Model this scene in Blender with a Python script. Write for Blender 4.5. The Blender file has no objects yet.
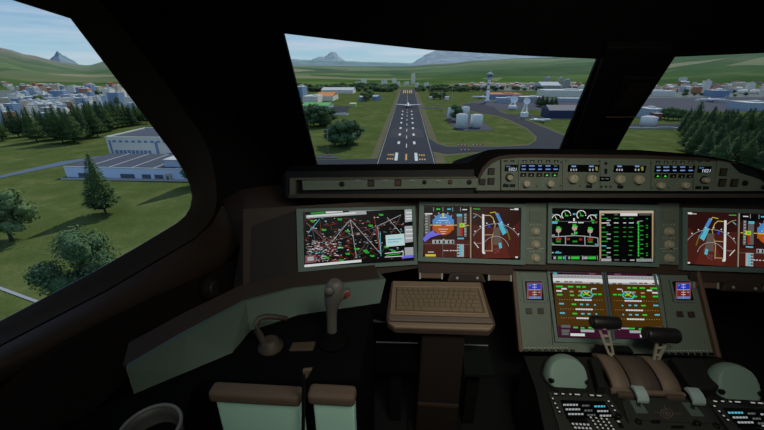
import bpy, bmesh, math, random
from mathutils import Vector, Matrix, noise
from mathutils.geometry import tessellate_polygon
PI = math.pi
C = bpy.context.scene.collection
R = random.Random(7)

# ------------------------------------------------------------------ camera maths (for reading real positions off the photo)
F = 358.0; PT = math.radians(22.4); AZ = math.radians(3.85); EYE = Vector((0, 0, 1.2))
fw = Vector((-math.sin(AZ)*math.cos(PT), math.cos(AZ)*math.cos(PT), -math.sin(PT)))
rt = Vector((math.cos(AZ), math.sin(AZ), 0)); up = rt.cross(fw)
def ray(x, y): return fw*F + rt*(x-382) + up*(215-y)
def onpl(x, y, p0, n):
    d = ray(x, y); return EYE + d*(n.dot(p0-EYE)/n.dot(d))
def atX(x, y, v): return onpl(x, y, Vector((v, 0, 0)), Vector((1, 0, 0)))
def atY(x, y, v): return onpl(x, y, Vector((0, v, 0)), Vector((0, 1, 0)))
def atZ(x, y, v): return onpl(x, y, Vector((0, 0, v)), Vector((0, 0, 1)))
GZ = -90.0
def G(x, y, z=GZ): return atZ(x, y, z)
def mpp(p): return (p-EYE).dot(fw)/F

cam = bpy.data.cameras.new('camera'); co = bpy.data.objects.new('camera', cam); C.objects.link(co)
cam.sensor_width = 36; cam.lens = 36*F/764; cam.clip_start = 0.02; cam.clip_end = 60000
co.matrix_world = Matrix.Translation(EYE) @ Matrix((rt, up, -fw)).transposed().to_4x4()
bpy.context.scene.camera = co

# ------------------------------------------------------------------ materials
def s2l(c):
    return tuple(((v/255)/12.92 if v/255 <= .04045 else ((v/255+.055)/1.055)**2.4) for v in c)
MT = {}
def mat(name, rgb, rough=.6, metal=0, emit=0, var=.15, scale=20, spec=.3, bump=0):
    """rgb in sRGB 0-255; light noise variation so that every surface is procedural"""
    if name in MT: return MT[name]
    m = bpy.data.materials.new(name); m.use_nodes = True; nt = m.node_tree; N = nt.nodes
    b = N['Principled BSDF']; c = s2l(rgb)
    b.inputs['Roughness'].default_value = rough; b.inputs['Metallic'].default_value = metal
    b.inputs['Specular IOR Level'].default_value = spec
    if emit:
        b.inputs['Base Color'].default_value = (0, 0, 0, 1)
        b.inputs['Emission Color'].default_value = (*c, 1); b.inputs['Emission Strength'].default_value = emit
        b.inputs['Specular IOR Level'].default_value = 0.1
    else:
        tc = N.new('ShaderNodeTexCoord'); nz = N.new('ShaderNodeTexNoise'); nz.inputs['Scale'].default_value = scale
        nz.inputs['Detail'].default_value = 4
        mx = N.new('ShaderNodeMix'); mx.data_type = 'RGBA'
        mx.inputs[6].default_value = (*[v*(1-var) for v in c], 1); mx.inputs[7].default_value = (*[min(1, v*(1+var)) for v in c], 1)
        nt.links.new(tc.outputs['Object'], nz.inputs['Vector']); nt.links.new(nz.outputs['Fac'], mx.inputs[0])
        nt.links.new(mx.outputs[2], b.inputs['Base Color'])
        if bump:
            bp = N.new('ShaderNodeBump'); bp.inputs['Strength'].default_value = bump; bp.inputs['Distance'].default_value = .002
            nt.links.new(nz.outputs['Fac'], bp.inputs['Height']); nt.links.new(bp.outputs['Normal'], b.inputs['Normal'])
    MT[name] = m; return m

def glass_mat():
    m = bpy.data.materials.new('cockpit_glass'); m.use_nodes = True; nt = m.node_tree; N = nt.nodes; N.clear()
    o = N.new('ShaderNodeOutputMaterial'); t = N.new('ShaderNodeBsdfTransparent'); g = N.new('ShaderNodeBsdfGlossy')
    t.inputs[0].default_value = (.93, .96, .95, 1); g.inputs['Roughness'].default_value = .02
    lw = N.new('ShaderNodeLayerWeight'); pw = N.new('ShaderNodeMath'); pw.operation = 'POWER'; pw.inputs[1].default_value = 5; ml = N.new('ShaderNodeMath'); ml.operation = 'MULTIPLY_ADD'; ml.inputs[1].default_value = .6; ml.inputs[2].default_value = .012; x = N.new('ShaderNodeMixShader')
    nt.links.new(lw.outputs['Facing'], pw.inputs[0]); nt.links.new(pw.outputs[0], ml.inputs[0]); nt.links.new(ml.outputs[0], x.inputs[0]); nt.links.new(t.outputs[0], x.inputs[1]); nt.links.new(g.outputs[0], x.inputs[2])
    nt.links.new(x.outputs[0], o.inputs[0]); return m

# ------------------------------------------------------------------ object helpers
def tag(o, label=None, cat=None, group=None, kind=None):
    if label: o['label'] = label
    if cat: o['category'] = cat
    if group: o['group'] = group
    if kind: o['kind'] = kind
    return o
def empty(name, M=None, label=None, cat=None, group=None, kind=None):
    o = bpy.data.objects.new(name, None); o.empty_display_size = .05; C.objects.link(o)
    if M is not None: o.matrix_world = M
    return tag(o, label, cat, group, kind)
def TL(v): return Matrix.Translation(Vector(v))
def copy_tree(o, parent=None):
    c = o.copy(); C.objects.link(c)
    if parent: c.parent = parent
    for ch in list(o.children): copy_tree(ch, c)
    return c

class MB:
    """collects shapes and links them as ONE mesh object"""
    def __init__(s): s.v = []; s.f = []; s.mi = []; s.mats = []; s.sm = []; s.cur = 0; s.smooth = False; s.M = None
    def use(s, m):
        if m not in s.mats: s.mats.append(m)
        s.cur = s.mats.index(m); return s
    def add(s, vs, fs, smooth=None):
        b = len(s.v)
        for p in vs:
            p = Vector(p)
            s.v.append(tuple(s.M @ p) if s.M is not None else tuple(p))
        for f in fs:
            s.f.append([i+b for i in f]); s.mi.append(s.cur); s.sm.append(s.smooth if smooth is None else smooth)
        return s
    def box(s, c, d, rz=0, M=None, taper=1.0):
        x, y, z = d[0]/2, d[1]/2, d[2]/2; c = Vector(c)
        if M is None: M = Matrix.Rotation(rz, 3, 'Z')
        vs = [c + M @ Vector((sx*x*(taper if sz > 0 else 1), sy*y*(taper if sz > 0 else 1), sz*z)) for sz in (-1, 1) for sx, sy in ((-1, -1), (1, -1), (1, 1), (-1, 1))]
        return s.add(vs, [(3, 2, 1, 0), (4, 5, 6, 7), (0, 1, 5, 4), (1, 2, 6, 5), (2, 3, 7, 6), (3, 0, 4, 7)])
    def bar(s, a, b, w, t=None):
        a = Vector(a); b = Vector(b); d = b-a; L = d.length
        q = d.to_track_quat('Z', 'Y').to_matrix()
        return s.box((a+b)/2, (w, t or w, L), M=q)
    def ring_loft(s, rings, cap=True, smooth=True, closed=False):
        n = len(rings[0]); vs = [p for r in rings for p in r]; fs = []
        m = len(rings)
        for i in range(m-1 + (1 if closed else 0)):
            for j in range(n):
                fs.append((i*n+j, i*n+(j+1) % n, ((i+1) % m)*n+(j+1) % n, ((i+1) % m)*n+j))
        s.add(vs, fs, smooth)
        if cap and not closed:
            s.add(rings[0], [tuple(range(n))[::-1]], False); s.add(rings[-1], [tuple(range(n))], False)
        return s
    def lathe(s, prof, c=(0, 0, 0), n=24, M=None, smooth=True, cap=True):
        c = Vector(c); M = M or Matrix.Identity(3)
        rings = [[c + M @ Vector((r*math.cos(2*PI*k/n), r*math.sin(2*PI*k/n), z)) for k in range(n)] for r, z in prof]
        return s.ring_loft(rings, cap, smooth)
    def cyl(s, a, b, r, n=16, r2=None):
        a = Vector(a); b = Vector(b); d = b-a; q = d.to_track_quat('Z', 'Y').to_matrix()
        return s.lathe([(r, 0), (r if r2 is None else r2, d.length)], a, n, q)
    def tube(s, pts, r, n=10, closed=False):
        pts = [Vector(p) for p in pts]; rings = []
        for i, p in enumerate(pts):
            if closed: d = pts[(i+1) % len(pts)]-pts[i-1]
            else: d = pts[min(i+1, len(pts)-1)]-pts[max(i-1, 0)]
            q = d.to_track_quat('Z', 'Y').to_matrix(); rr = r[i] if isinstance(r, (list, tuple)) else r
            rings.append([p + q @ Vector((rr*math.cos(2*PI*k/n), rr*math.sin(2*PI*k/n), 0)) for k in range(n)])
        return s.ring_loft(rings, True, True, closed)
    def prism(s, poly, off, smooth=False):
        """3-D polygon extruded along off"""
        poly = [Vector(p) for p in poly]; off = Vector(off); n = len(poly)
        s.add(poly+[p+off for p in poly], [tuple(range(n))[::-1], tuple(range(n, 2*n))]+[(i, (i+1) % n, n+(i+1) % n, n+i) for i in range(n)], smooth)
        return s
    def holed(s, outer, holes, off):
        loops = [[Vector(p) for p in outer]]+[[Vector(p) for p in h] for h in holes]; off = Vector(off)
        tr = tessellate_polygon(loops); flat = [p for l in loops for p in l]; n = len(flat)
        s.add(flat+[p+off for p in flat], [tuple(t) for t in tr]+[tuple(i+n for i in t[::-1]) for t in tr])
        b = 0; fs = []
        for l in loops:
            m = len(l)
            fs += [(b+i, b+(i+1) % m, n+b+(i+1) % m, n+b+i) for i in range(m)]; b += m
        s.add(flat+[p+off for p in flat], fs); return s
    def ball(s, c, r, n=12, m=8, sc=(1, 1, 1), jit=0, rnd=None):
        c = Vector(c); rings = []
        for i in range(m+1):
            th = PI*i/m
            ring = []
            for k in range(n):
                j = 1+(rnd.uniform(-jit, jit) if jit and 0 < i < m else 0)
                ring.append(c+Vector((r*sc[0]*math.sin(th)*math.cos(2*PI*k/n)*j, r*sc[1]*math.sin(th)*math.sin(2*PI*k/n)*j, -r*sc[2]*math.cos(th)*j)))
            rings.append(ring)
        return s.ring_loft(rings, False, True)
    def build(s, name, m=None, parent=None, bevel=0, M=None, seg=2):
        me = bpy.data.meshes.new(name); me.from_pydata(s.v, [], s.f)
        if m is not None and not s.mats: s.mats = [m]
        for x in s.mats: me.materials.append(x)
        for p, mi, sm in zip(me.polygons, s.mi, s.sm): p.material_index = mi; p.use_smooth = sm
        bm = bmesh.new(); bm.from_mesh(me); bmesh.ops.remove_doubles(bm, verts=bm.verts, dist=1e-6)
        if not getattr(s, 'flat', False): bmesh.ops.recalc_face_normals(bm, faces=bm.faces)
        bm.to_mesh(me); bm.free(); me.update()
        o = bpy.data.objects.new(name, me); C.objects.link(o)
        if parent: o.parent = parent
        if M is not None: o.matrix_world = M
        if bevel:
            b = o.modifiers.new('bevel', 'BEVEL'); b.width = bevel; b.segments = seg; b.limit_method = 'ANGLE'; b.angle_limit = .6
        return o
def struct(o, kind='structure'): o['kind'] = kind; return o

_tc = {}
def text_mesh(st):
    if st not in _tc:
        cu = bpy.data.curves.new('t', 'FONT'); cu.body = st; cu.size = 1; cu.resolution_u = 2
        o = bpy.data.objects.new('t', cu); C.objects.link(o); dg = bpy.context.evaluated_depsgraph_get()
        me = bpy.data.meshes.new_from_object(o.evaluated_get(dg)); bpy.data.objects.remove(o)
        _tc[st] = ([v.co.copy() for v in me.vertices], [tuple(p.vertices) for p in me.polygons])
        bpy.data.meshes.remove(me)
    return _tc[st]

class Panel:
    """a flat face standing in the cockpit: local x right, y up, z towards the pilot"""
    def __init__(s, o, lean, yaw=0, roll=0):
        s.M = TL(o) @ Matrix.Rotation(yaw, 4, 'Z') @ Matrix.Rotation(PI/2-lean, 4, 'X') @ Matrix.Rotation(roll, 4, 'Z')
        s.n = (s.M.to_3x3() @ Vector((0, 0, 1))).normalized(); s.o = Vector(o); s.I = s.M.inverted()
    def L(s, x, y, z=0):
        p = s.I @ onpl(x, y, s.o, s.n); return Vector((p.x, p.y, z))
    def LR(s, x0, y0, x1, y1):
        a = s.L((x0+x1)/2, (y0+y1)/2); w = (s.L(x1, (y0+y1)/2)-s.L(x0, (y0+y1)/2)).x; h = (s.L((x0+x1)/2, y0)-s.L((x0+x1)/2, y1)).y
        return a.x, a.y, abs(w), abs(h)

class Draw(MB):
    """flat coloured marks on a Panel, in photo pixels"""
    def __init__(s, P, z=.001, f=None): super().__init__(); s.P = P; s.z = z; s.k = 0; s.flat = True; s.map = f or (lambda x, y: (x, y))
    def l(s, x, y): x, y = s.map(x, y); return s.P.L(x, y)
    def nz(s): s.k += 1; return s.z+s.k*1.2e-6
    def poly(s, pts, m):
        s.use(m); z = s.nz(); v = [s.l(*p) for p in pts]
        for p in v: p.z = z
        ar = sum(v[i].x*v[(i+1) % len(v)].y-v[(i+1) % len(v)].x*v[i].y for i in range(len(v)))
        if ar < 0: v = v[::-1]
        s.add(v, [tuple(range(len(v)))])
    def rect(s, x0, y0, x1, y1, m): s.poly([(x0, y0), (x1, y0), (x1, y1), (x0, y1)], m)
    def line(s, pts, w, m):
        s.use(m); z = s.nz(); v = [s.l(*p) for p in pts]
        for a, b in zip(v, v[1:]):
            d = b-a
            if d.length < 1e-7: continue
            n = Vector((-d.y, d.x, 0)).normalized()*w/2*.0033
            q = [a-n, b-n, b+n, a+n]
            for p in q: p.z = z
            s.add(q, [(0, 1, 2, 3)])
    def arc(s, cx, cy, r, a0, a1, w, m, n=20, ry=None):
        ry = ry or r
        s.line([(cx+r*math.cos(math.radians(a0+(a1-a0)*i/n)), cy-ry*math.sin(math.radians(a0+(a1-a0)*i/n))) for i in range(n+1)], w, m)
    def disc(s, cx, cy, r, m, n=16, ry=None):
        ry = ry or r
        s.poly([(cx+r*math.cos(2*PI*i/n), cy-ry*math.sin(2*PI*i/n)) for i in range(n)], m)
    def text(s, st, x, y, h, m):
        """h: cap height in metres; x,y lower left in photo pixels"""
        s.use(m); vs, fs = text_mesh(st); o = s.l(x, y); k = h/.7; z = s.nz()
        s.add([(o.x+v.x*k, o.y+v.y*k, z) for v in vs], fs)

# ------------------------------------------------------------------ WORLD: sky and sun
w = bpy.data.worlds.new('sky'); bpy.context.scene.world = w; w.use_nodes = True; nt = w.node_tree; N = nt.nodes; N.clear()
out = N.new('ShaderNodeOutputWorld'); bg = N.new('ShaderNodeBackground'); tc = N.new('ShaderNodeTexCoord')
sx = N.new('ShaderNodeSeparateXYZ'); rp = N.new('ShaderNodeValToRGB'); nt.links.new(tc.outputs['Generated'], sx.inputs[0]); nt.links.new(sx.outputs[2], rp.inputs[0])
el = rp.color_ramp.elements; el[0].position = 0; el[0].color = (*s2l((178, 198, 208)), 1); el[1].position = 1; el[1].color = (*s2l((70, 105, 165)), 1)
for p, c in ((.035, (158, 192, 212)), (.10, (132, 172, 208)), (.2, (108, 150, 200))):
    e = rp.color_ramp.elements.new(p); e.color = (*s2l(c), 1)
mp = N.new('ShaderNodeMapping'); mp.inputs['Scale'].default_value = (1.3, 1.3, 16); nz = N.new('ShaderNodeTexNoise'); nz.inputs['Scale'].default_value = 2.6; nz.inputs['Detail'].default_value = 7; nz.inputs['Roughness'].default_value = .55
cr = N.new('ShaderNodeValToRGB'); cr.color_ramp.elements[0].position = .42; cr.color_ramp.elements[1].position = .72
cr.color_ramp.elements[1].color = (.75, .75, .75, 1)
mx = N.new('ShaderNodeMix'); mx.data_type = 'RGBA'; mx.inputs[7].default_value = (*s2l((205, 208, 222)), 1)
for a, b in ((tc.outputs['Generated'], mp.inputs[0]), (mp.outputs[0], nz.inputs['Vector']), (nz.outputs['Fac'], cr.inputs[0]), (cr.outputs[0], mx.inputs[0]), (rp.outputs[0], mx.inputs[6]), (mx.outputs[2], bg.inputs[0]), (bg.outputs[0], out.inputs[0])): nt.links.new(a, b)
bg.inputs[1].default_value = 1.12
sd = Vector((16, 40, 42)).normalized()
sl = bpy.data.lights.new('sun', 'SUN'); sl.energy = 2.9; sl.angle = .01; sl.color = (1, .93, .82)
so = bpy.data.objects.new('sun', sl); C.objects.link(so); so.rotation_euler = (-sd).to_track_quat('-Z', 'Y').to_euler(); so.location = (0, 0, 50)

bpy.context.scene.view_settings.view_transform = 'Standard'

# ================================================================== OUTSIDE
def fn(seed):
    def g(x, y, s=1.): return noise.noise(Vector((x/s+seed*13.7, y/s-seed*7.1, seed*3.3)))
    return g
n1 = fn(1)
def az_of(px, py):
    d = ray(px, py); return math.atan2(d.x, d.y), d.z/math.hypot(d.x, d.y)
RK = [(-400, 60), (-100, 42), (0, 48), (30, 55.5), (60, 62), (85, 65.5), (110, 63), (130, 64), (200, 62), (283, 65), (330, 66), (400, 66), (440, 64), (480, 60.5), (520, 58.5), (600, 56), (650, 53), (700, 46), (764, 38), (900, 40), (1200, 55)]
RA = [az_of(*q) for q in RK]
def ridge(a):
    if a <= RA[0][0]: return RA[0][1]
    for (a0, e0), (a1, e1) in zip(RA, RA[1:]):
        if a <= a1:
            t = (a-a0)/(a1-a0); t = t*t*(3-2*t); return e0+(e1-e0)*t
    return RA[-1][1]
RR = 6500.
def hz(a, r):
    t = min(1, max(0, (r-2300)/(RR-2300))); zr = RR*ridge(a)+1
    s = t*t*(3-2*t)
    x, y = r*math.sin(a), r*math.cos(a)
    z = GZ+(zr-GZ)*s + s*(1-t)*n1(x, y, 900)*90 + t*n1(x, y, 500)*14*min(1, max(0, 1.2-t))
    if r > RR: z = zr-(r-RR)*.06
    return z
rings = [0, 60, 120, 200, 300, 450, 650, 900, 1300, 1800, 2300]+[2300+i*110 for i in range(1, 39)]+[6700, 7000, 8000]
NA = 420; vs = []; fs = []
for r in rings:
    for k in range(NA):
        a = -PI+2*PI*k/NA; vs.append((r*math.sin(a), r*math.cos(a), hz(a, r) if r > 2300 else GZ))
for i in range(len(rings)-1):
    for k in range(NA):
        k2 = (k+1) % NA; fs.append((i*NA+k, (i+1)*NA+k, (i+1)*NA+k2, i*NA+k2))
def terrain_mat():
    m = bpy.data.materials.new('grass_land'); m.use_nodes = True; nt = m.node_tree; N = nt.nodes; b = N['Principled BSDF']; b.inputs['Roughness'].default_value = 1; b.inputs['Specular IOR Level'].default_value = 0
    tc = N.new('ShaderNodeTexCoord')
    def nse(sc, det=5, vec=None, rgh=.6):
        n = N.new('ShaderNodeTexNoise'); n.inputs['Scale'].default_value = sc; n.inputs['Detail'].default_value = det; n.inputs['Roughness'].default_value = rgh
        nt.links.new(vec or tc.outputs['Object'], n.inputs['Vector']); return n.outputs['Fac']
    def ramp(src, stops):
        r = N.new('ShaderNodeValToRGB'); e = r.color_ramp.elements
        e[0].position, e[0].color = stops[0][0], (*s2l(stops[0][1]), 1); e[1].position, e[1].color = stops[-1][0], (*s2l(stops[-1][1]), 1)
        for p, c in stops[1:-1]: q = e.new(p); q.color = (*s2l(c), 1)
        nt.links.new(src, r.inputs[0]); return r.outputs[0]
    def mix(f, a, b_, mode='MIX'):
        x = N.new('ShaderNodeMix'); x.data_type = 'RGBA'; x.blend_type = mode
        if isinstance(f, float): x.inputs[0].default_value = f
        else: nt.links.new(f, x.inputs[0])
        for s, i in ((a, 6), (b_, 7)):
            if isinstance(s, tuple): x.inputs[i].default_value = (*s2l(s), 1)
            else: nt.links.new(s, x.inputs[i])
        return x.outputs[2]
    def mr(src, a, b_, c=0., d=1.):
        x = N.new('ShaderNodeMapRange'); nt.links.new(src, x.inputs[0])
        for i, v in enumerate((a, b_, c, d)): x.inputs[i+1].default_value = v
        return x.outputs[0]
    near = ramp(nse(.035, 9, rgh=.7), [(.3, (64, 76, 40)), (.5, (80, 94, 50)), (.66, (112, 114, 72))])
    fine = ramp(nse(.6, 4), [(.3, (68, 80, 42)), (.7, (98, 110, 62))])
    g1 = mix(.4, near, fine)
    mp = N.new('ShaderNodeMapping'); mp.inputs['Scale'].default_value = (.35, 1, 1); nt.links.new(tc.outputs['Object'], mp.inputs[0])
    vor = N.new('ShaderNodeTexVoronoi'); vor.inputs['Scale'].default_value = .0028; nt.links.new(mp.outputs[0], vor.inputs['Vector'])
    sep = N.new('ShaderNodeSeparateColor'); nt.links.new(vor.outputs['Color'], sep.inputs[0])
    fields = ramp(sep.outputs[0], [(.0, (78, 104, 52)), (.3, (48, 74, 36)), (.6, (104, 122, 70)), (.78, (150, 140, 110)), (1., (62, 88, 44))])
    soft = ramp(nse(.0022, 7), [(.35, (56, 82, 42)), (.55, (88, 108, 58)), (.7, (140, 138, 106))])
    far = mix(.3, fields, soft)
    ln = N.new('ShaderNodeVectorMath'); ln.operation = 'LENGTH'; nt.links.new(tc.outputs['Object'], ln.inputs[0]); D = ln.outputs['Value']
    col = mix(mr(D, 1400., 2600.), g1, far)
    sx = N.new('ShaderNodeSeparateXYZ'); nt.links.new(tc.outputs['Object'], sx.inputs[0])
    rock = ramp(nse(.006, 9, rgh=.7), [(.35, (78, 68, 54)), (.6, (150, 132, 116))])
    mm = N.new('ShaderNodeMath'); mm.operation = 'MULTIPLY'; nt.links.new(mr(sx.outputs[0], -3200., -4200.), mm.inputs[0]); nt.links.new(mr(sx.outputs[2], -45., 60.), mm.inputs[1])
    col = mix(mm.outputs[0], col, rock)
    col = mix(mr(D, 2600., 6900., 0., .3), col, (150, 172, 176))  # aerial haze painted into the land colour, stronger with distance
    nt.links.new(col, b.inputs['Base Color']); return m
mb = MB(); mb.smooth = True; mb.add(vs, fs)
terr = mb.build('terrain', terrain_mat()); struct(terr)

M_ASPH = mat('asphalt', (52, 55, 62), .95, var=.18, scale=.03, spec=.1)
M_ASPH2 = mat('asphalt_apron', (74, 76, 84), .95, var=.12, scale=.01, spec=.1)
M_EDGE = mat('worn_verge', (104, 100, 78), 1, var=.2, scale=.05, spec=0)
M_WHITE = mat('paint_white', (205, 208, 205), .8, var=.05)
M_YEL = mat('paint_yellow', (196, 150, 62), .8, var=.05)
M_RED = mat('paint_red', (190, 70, 50), .8, var=.05)
def gpoly(name, pts, m, h=.2, px=True, kind='structure', **k):
    v = [G(*p) if px else Vector((p[0], p[1], GZ)) for p in pts]
    tr = tessellate_polygon([v]); b = MB(); b.add([(p.x, p.y, GZ+h) for p in v], [tuple(t) for t in tr])
    o = b.build(name, m); o['kind'] = kind; return o
def smoothp(pts, it=2):
    for _ in range(it):
        q = []
        for a, b in zip(pts, pts[1:]+pts[:1]):
            q += [(a[0]*.75+b[0]*.25, a[1]*.75+b[1]*.25), (a[0]*.25+b[0]*.75, a[1]*.25+b[1]*.75)]
        pts = q
    return pts
# verge, then taxiways, then runway
gpoly('trim_verge', [(-38, 200), (42, 200), (42, 1750), (-38, 1750)], M_EDGE, .15, False)
tw1 = [(425, 150), (447, 154.2), (480, 152), (520, 152), (560, 155), (640, 160), (640, 152), (585, 149), (578, 143), (562, 135), (530, 122), (510, 115.5), (500, 112), (494, 107), (475, 103), (462, 104.5), (468, 110), (480, 113), (495, 115), (510, 120), (527, 128), (537, 137), (536, 141), (529, 145.6), (500, 147), (447, 147), (437, 144), (428, 138)]
gpoly('trim_taxiway_verge', [(425, 152), (440, 158), (447, 156), (480, 153.5), (520, 154), (560, 157), (642, 162), (642, 151), (588, 148), (581, 142), (564, 134), (532, 121), (511, 114.5), (501, 111.3), (495, 106), (475, 102.4), (459, 104.3), (466, 110.6), (480, 114), (495, 116), (508, 121), (525, 129), (534.5, 137), (533.5, 141), (527, 144.6), (500, 145.8), (447, 145.6), (438, 142.5), (428, 134)], M_EDGE, .16)
gpoly('trim_taxiway', tw1, M_ASPH, .4)
gpoly('trim_taxiway', [(415, 107), (470, 108.5), (470, 109.6), (415, 108.3)], M_ASPH2, .35)
gpoly('trim_taxiway', [(316, 160.5), (383, 159), (378, 166), (316, 167)], M_ASPH, .4)
gpoly('trim_taxiway', [(300, 155.7), (337, 155.7), (338, 158.6), (300, 159)], M_ASPH2, .45)
gpoly('trim_apron', [(462, 104.5), (475, 101), (500, 99), (640, 98), (764, 97), (900, 98), (900, 108), (764, 112), (640, 112), (600, 112), (540, 110), (495, 110)], M_ASPH2, .3)
gpoly('trim_taxiway', [(505, 114), (600, 119), (600, 121), (545, 119), (512, 117)], M_ASPH, .38)
gpoly('trim_parking_lot', [(330, 107), (349, 106), (347, 115.2), (330, 115.2)], M_ASPH, .3)
gpoly('trim_tank_pad', [(447, 120), (453, 127.5), (458, 130.5), (494, 130.5), (487, 124.5), (478, 120.5), (470, 115), (444, 113)], M_ASPH2, .3)
gpoly('trim_service_road', [(624, 129), (764, 129), (764, 124), (630, 124)], M_ASPH, .3)
gpoly('trim_service_road', [(0, 178.5), (30, 172), (100, 158), (102, 156), (60, 162), (0, 176)], mat('road_grey', (88, 104, 122), .9), .3)
gpoly('trim_service_road', [(0, 286.8), (0, 290), (60, 312), (60, 309)], mat('road_pale', (150, 156, 160), .9), .3)
for nm, ptsx in (('trim_access_road', [(61, 182), (62, 178), (200, 180), (200, 184)]),): gpoly(nm, [(61, 178), (200, 179.5), (200, 182.2), (61, 180)], mat('concrete_path', (170, 165, 150), .9), .35)
gpoly('trim_runway', [(-30, 180), (31, 180), (31, 1690), (-30, 1690)], M_ASPH, .5, False)
# tyre-worn darker touchdown area and painted marks
mk = MB()
gpoly('trim_runway_patch', [(-24, 500), (25, 505), (24, 570), (14, 600), (-22, 585)], mat('asphalt_rubber', (46, 48, 54), .95, var=.25, scale=.05), .6, False)
mk = MB()
def gq(x0, y0, x1, y1, m): mk.use(m).add([(x0, y0, GZ+.75), (x1, y0, GZ+.75), (x1, y1, GZ+.75), (x0, y1, GZ+.75)], [(0, 1, 2, 3)])
for sx_ in (-1, 1):
    gq(.5+sx_*10.8-1.6, 370, .5+sx_*10.8+1.6, 408, M_WHITE)
    for k in range(3):
        for j in range(2): gq(.5+sx_*(14.6+k*2.6)-.9, 374+j*20, .5+sx_*(14.6+k*2.6)+.9, 380+j*20, M_YEL)
    for yy, n in ((458, 1), (520, 1), (580, 1), (640, 1), (700, 1), (760, 1), (820, 1)): gq(.5+sx_*10-1.5, yy, .5+sx_*10+1.5, yy+18, M_WHITE)
    gq(.5+sx_*28.9-.3, 200, .5+sx_*28.9+.3, 1680, mat('paint_worn', (160, 162, 162), .9))
    for k in range(2): gq(.5+sx_*(9+k*7)-2, 1440, .5+sx_*(9+k*7)+2, 1640, M_YEL)
gq(-.5, 372, 1.5, 402, M_YEL); gq(-1.5, 1440, 2.5, 1640, M_YEL)
for yy in range(436, 1400, 60): gq(0, yy, 1, yy+24, M_WHITE)
o = mk.build('trim_runway_marking'); struct(o)

# ---- mountains
M_ROCK = mat('mountain_rock', (120, 140, 152), 1, var=.35, scale=.002, spec=0)  # blue-grey aerial haze painted into the rock colour
M_ROCK2 = mat('mountain_rock_grey', (150, 164, 172), 1, var=.5, scale=.004, spec=0)  # rock grey with painted haze in its tone
def mountain(prof, dist, m, name='mountain', depth=.5, seed=1):
    """prof: photo ridge points; the massif stands at dist with a rough slope towards the airport"""
    g = fn(seed); cols = []
    for (x0, y0), (x1, y1) in zip(prof, prof[1:]):
        for k in range(8): t = k/8; cols.append((x0+(x1-x0)*t, y0+(y1-y0)*t))
    cols.append(prof[-1]); vs = []; fs = []; NR = 12
    for x, y in cols:
        a, e = az_of(x, y); zt = dist*e+1
        for j in range(-NR, NR+1):
            t = j/NR; r = dist*(1+t*depth*.5); s = 1-abs(t)
            z = -60+(zt+60)*s**.8 + g(x*60, j*300, 500)*.16*(zt+60)*s*(abs(t) > .01) + g(x*40, j*90, 130)*.06*(zt+60)*s
            xx = a+g(x*30, j*100, 300)*.004
            vs.append((r*math.sin(xx), r*math.cos(xx), z))
    w_ = 2*NR+1
    for i in range(len(cols)-1):
        for j in range(w_-1): fs.append((i*w_+j, (i+1)*w_+j, (i+1)*w_+j+1, i*w_+j+1))
    b = MB(); b.smooth = True; b.add(vs, fs); o = b.build(name, m); return struct(o)
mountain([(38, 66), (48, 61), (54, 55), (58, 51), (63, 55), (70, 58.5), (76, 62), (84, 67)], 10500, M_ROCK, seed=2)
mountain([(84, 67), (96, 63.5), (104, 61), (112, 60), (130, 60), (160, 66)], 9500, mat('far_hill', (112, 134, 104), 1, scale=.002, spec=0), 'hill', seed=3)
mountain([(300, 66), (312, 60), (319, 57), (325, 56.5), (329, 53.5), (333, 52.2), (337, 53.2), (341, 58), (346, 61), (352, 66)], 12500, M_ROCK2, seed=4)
mountain([(280, 59), (300, 59.5), (330, 60.5), (370, 62), (410, 63), (440, 66)], 9200, mat('haze_painted_ridge', (146, 168, 166), 1, scale=.001, var=.1, spec=0), 'hill', .1, seed=5)  # ridge colour carries painted aerial haze
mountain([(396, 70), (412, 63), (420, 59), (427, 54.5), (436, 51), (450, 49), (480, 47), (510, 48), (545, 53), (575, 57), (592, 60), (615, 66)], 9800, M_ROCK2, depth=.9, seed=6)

# ---- trees
M_LC = mat('conifer_needles', (84, 108, 64), .9, var=.4, scale=.5, spec=.1)
M_LC2 = mat('conifer_needles_blue', (84, 108, 74), .9, var=.35, scale=.5, spec=.1)
M_LB = mat('leaves_green', (100, 122, 78), .9, var=.45, scale=.4, spec=.1)
M_TK = mat('tree_bark', (70, 60, 48), .95, var=.3)
def conifer_proto(seed, leaf, n=2600, w=.24):
    r = random.Random(seed); b = MB()
    prof = []
    b.lathe([(.001, .13), (w*.5, .17), (w*.46, .32), (w*.3, .55), (w*.12, .8), (.004, .95)], n=9)
    for _ in range(n):
        t = r.random()**1.25; z = .12+.86*t; rad = w*(1-t)**.8*(.72+.42*r.random())*(1 if int(t*11) % 2 else .86)+.006
        if z < .2: rad *= (z-.06)/.14
        a = r.random()*2*PI; L = (.011+.026*(1-t))*r.uniform(.6, 1.3); p = Vector((rad*math.cos(a), rad*math.sin(a), z))
        d = Vector((math.cos(a), math.sin(a), -.35+.5*r.random())).normalized()
        sd_ = Vector((-math.sin(a), math.cos(a), r.uniform(-.5, .5))).normalized()
        b.add([p-d*L*.8-sd_*L*.5, p-d*L*.8+sd_*L*.5, p+d*L], [(0, 1, 2)])
    root = empty('conifer_tree')
    b.build('crown', leaf, root)
    t_ = MB(); t_.lathe([(.016, 0), (.01, .3), (.004, .6)], n=7); t_.build('trunk', M_TK, root)
    return root
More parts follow.
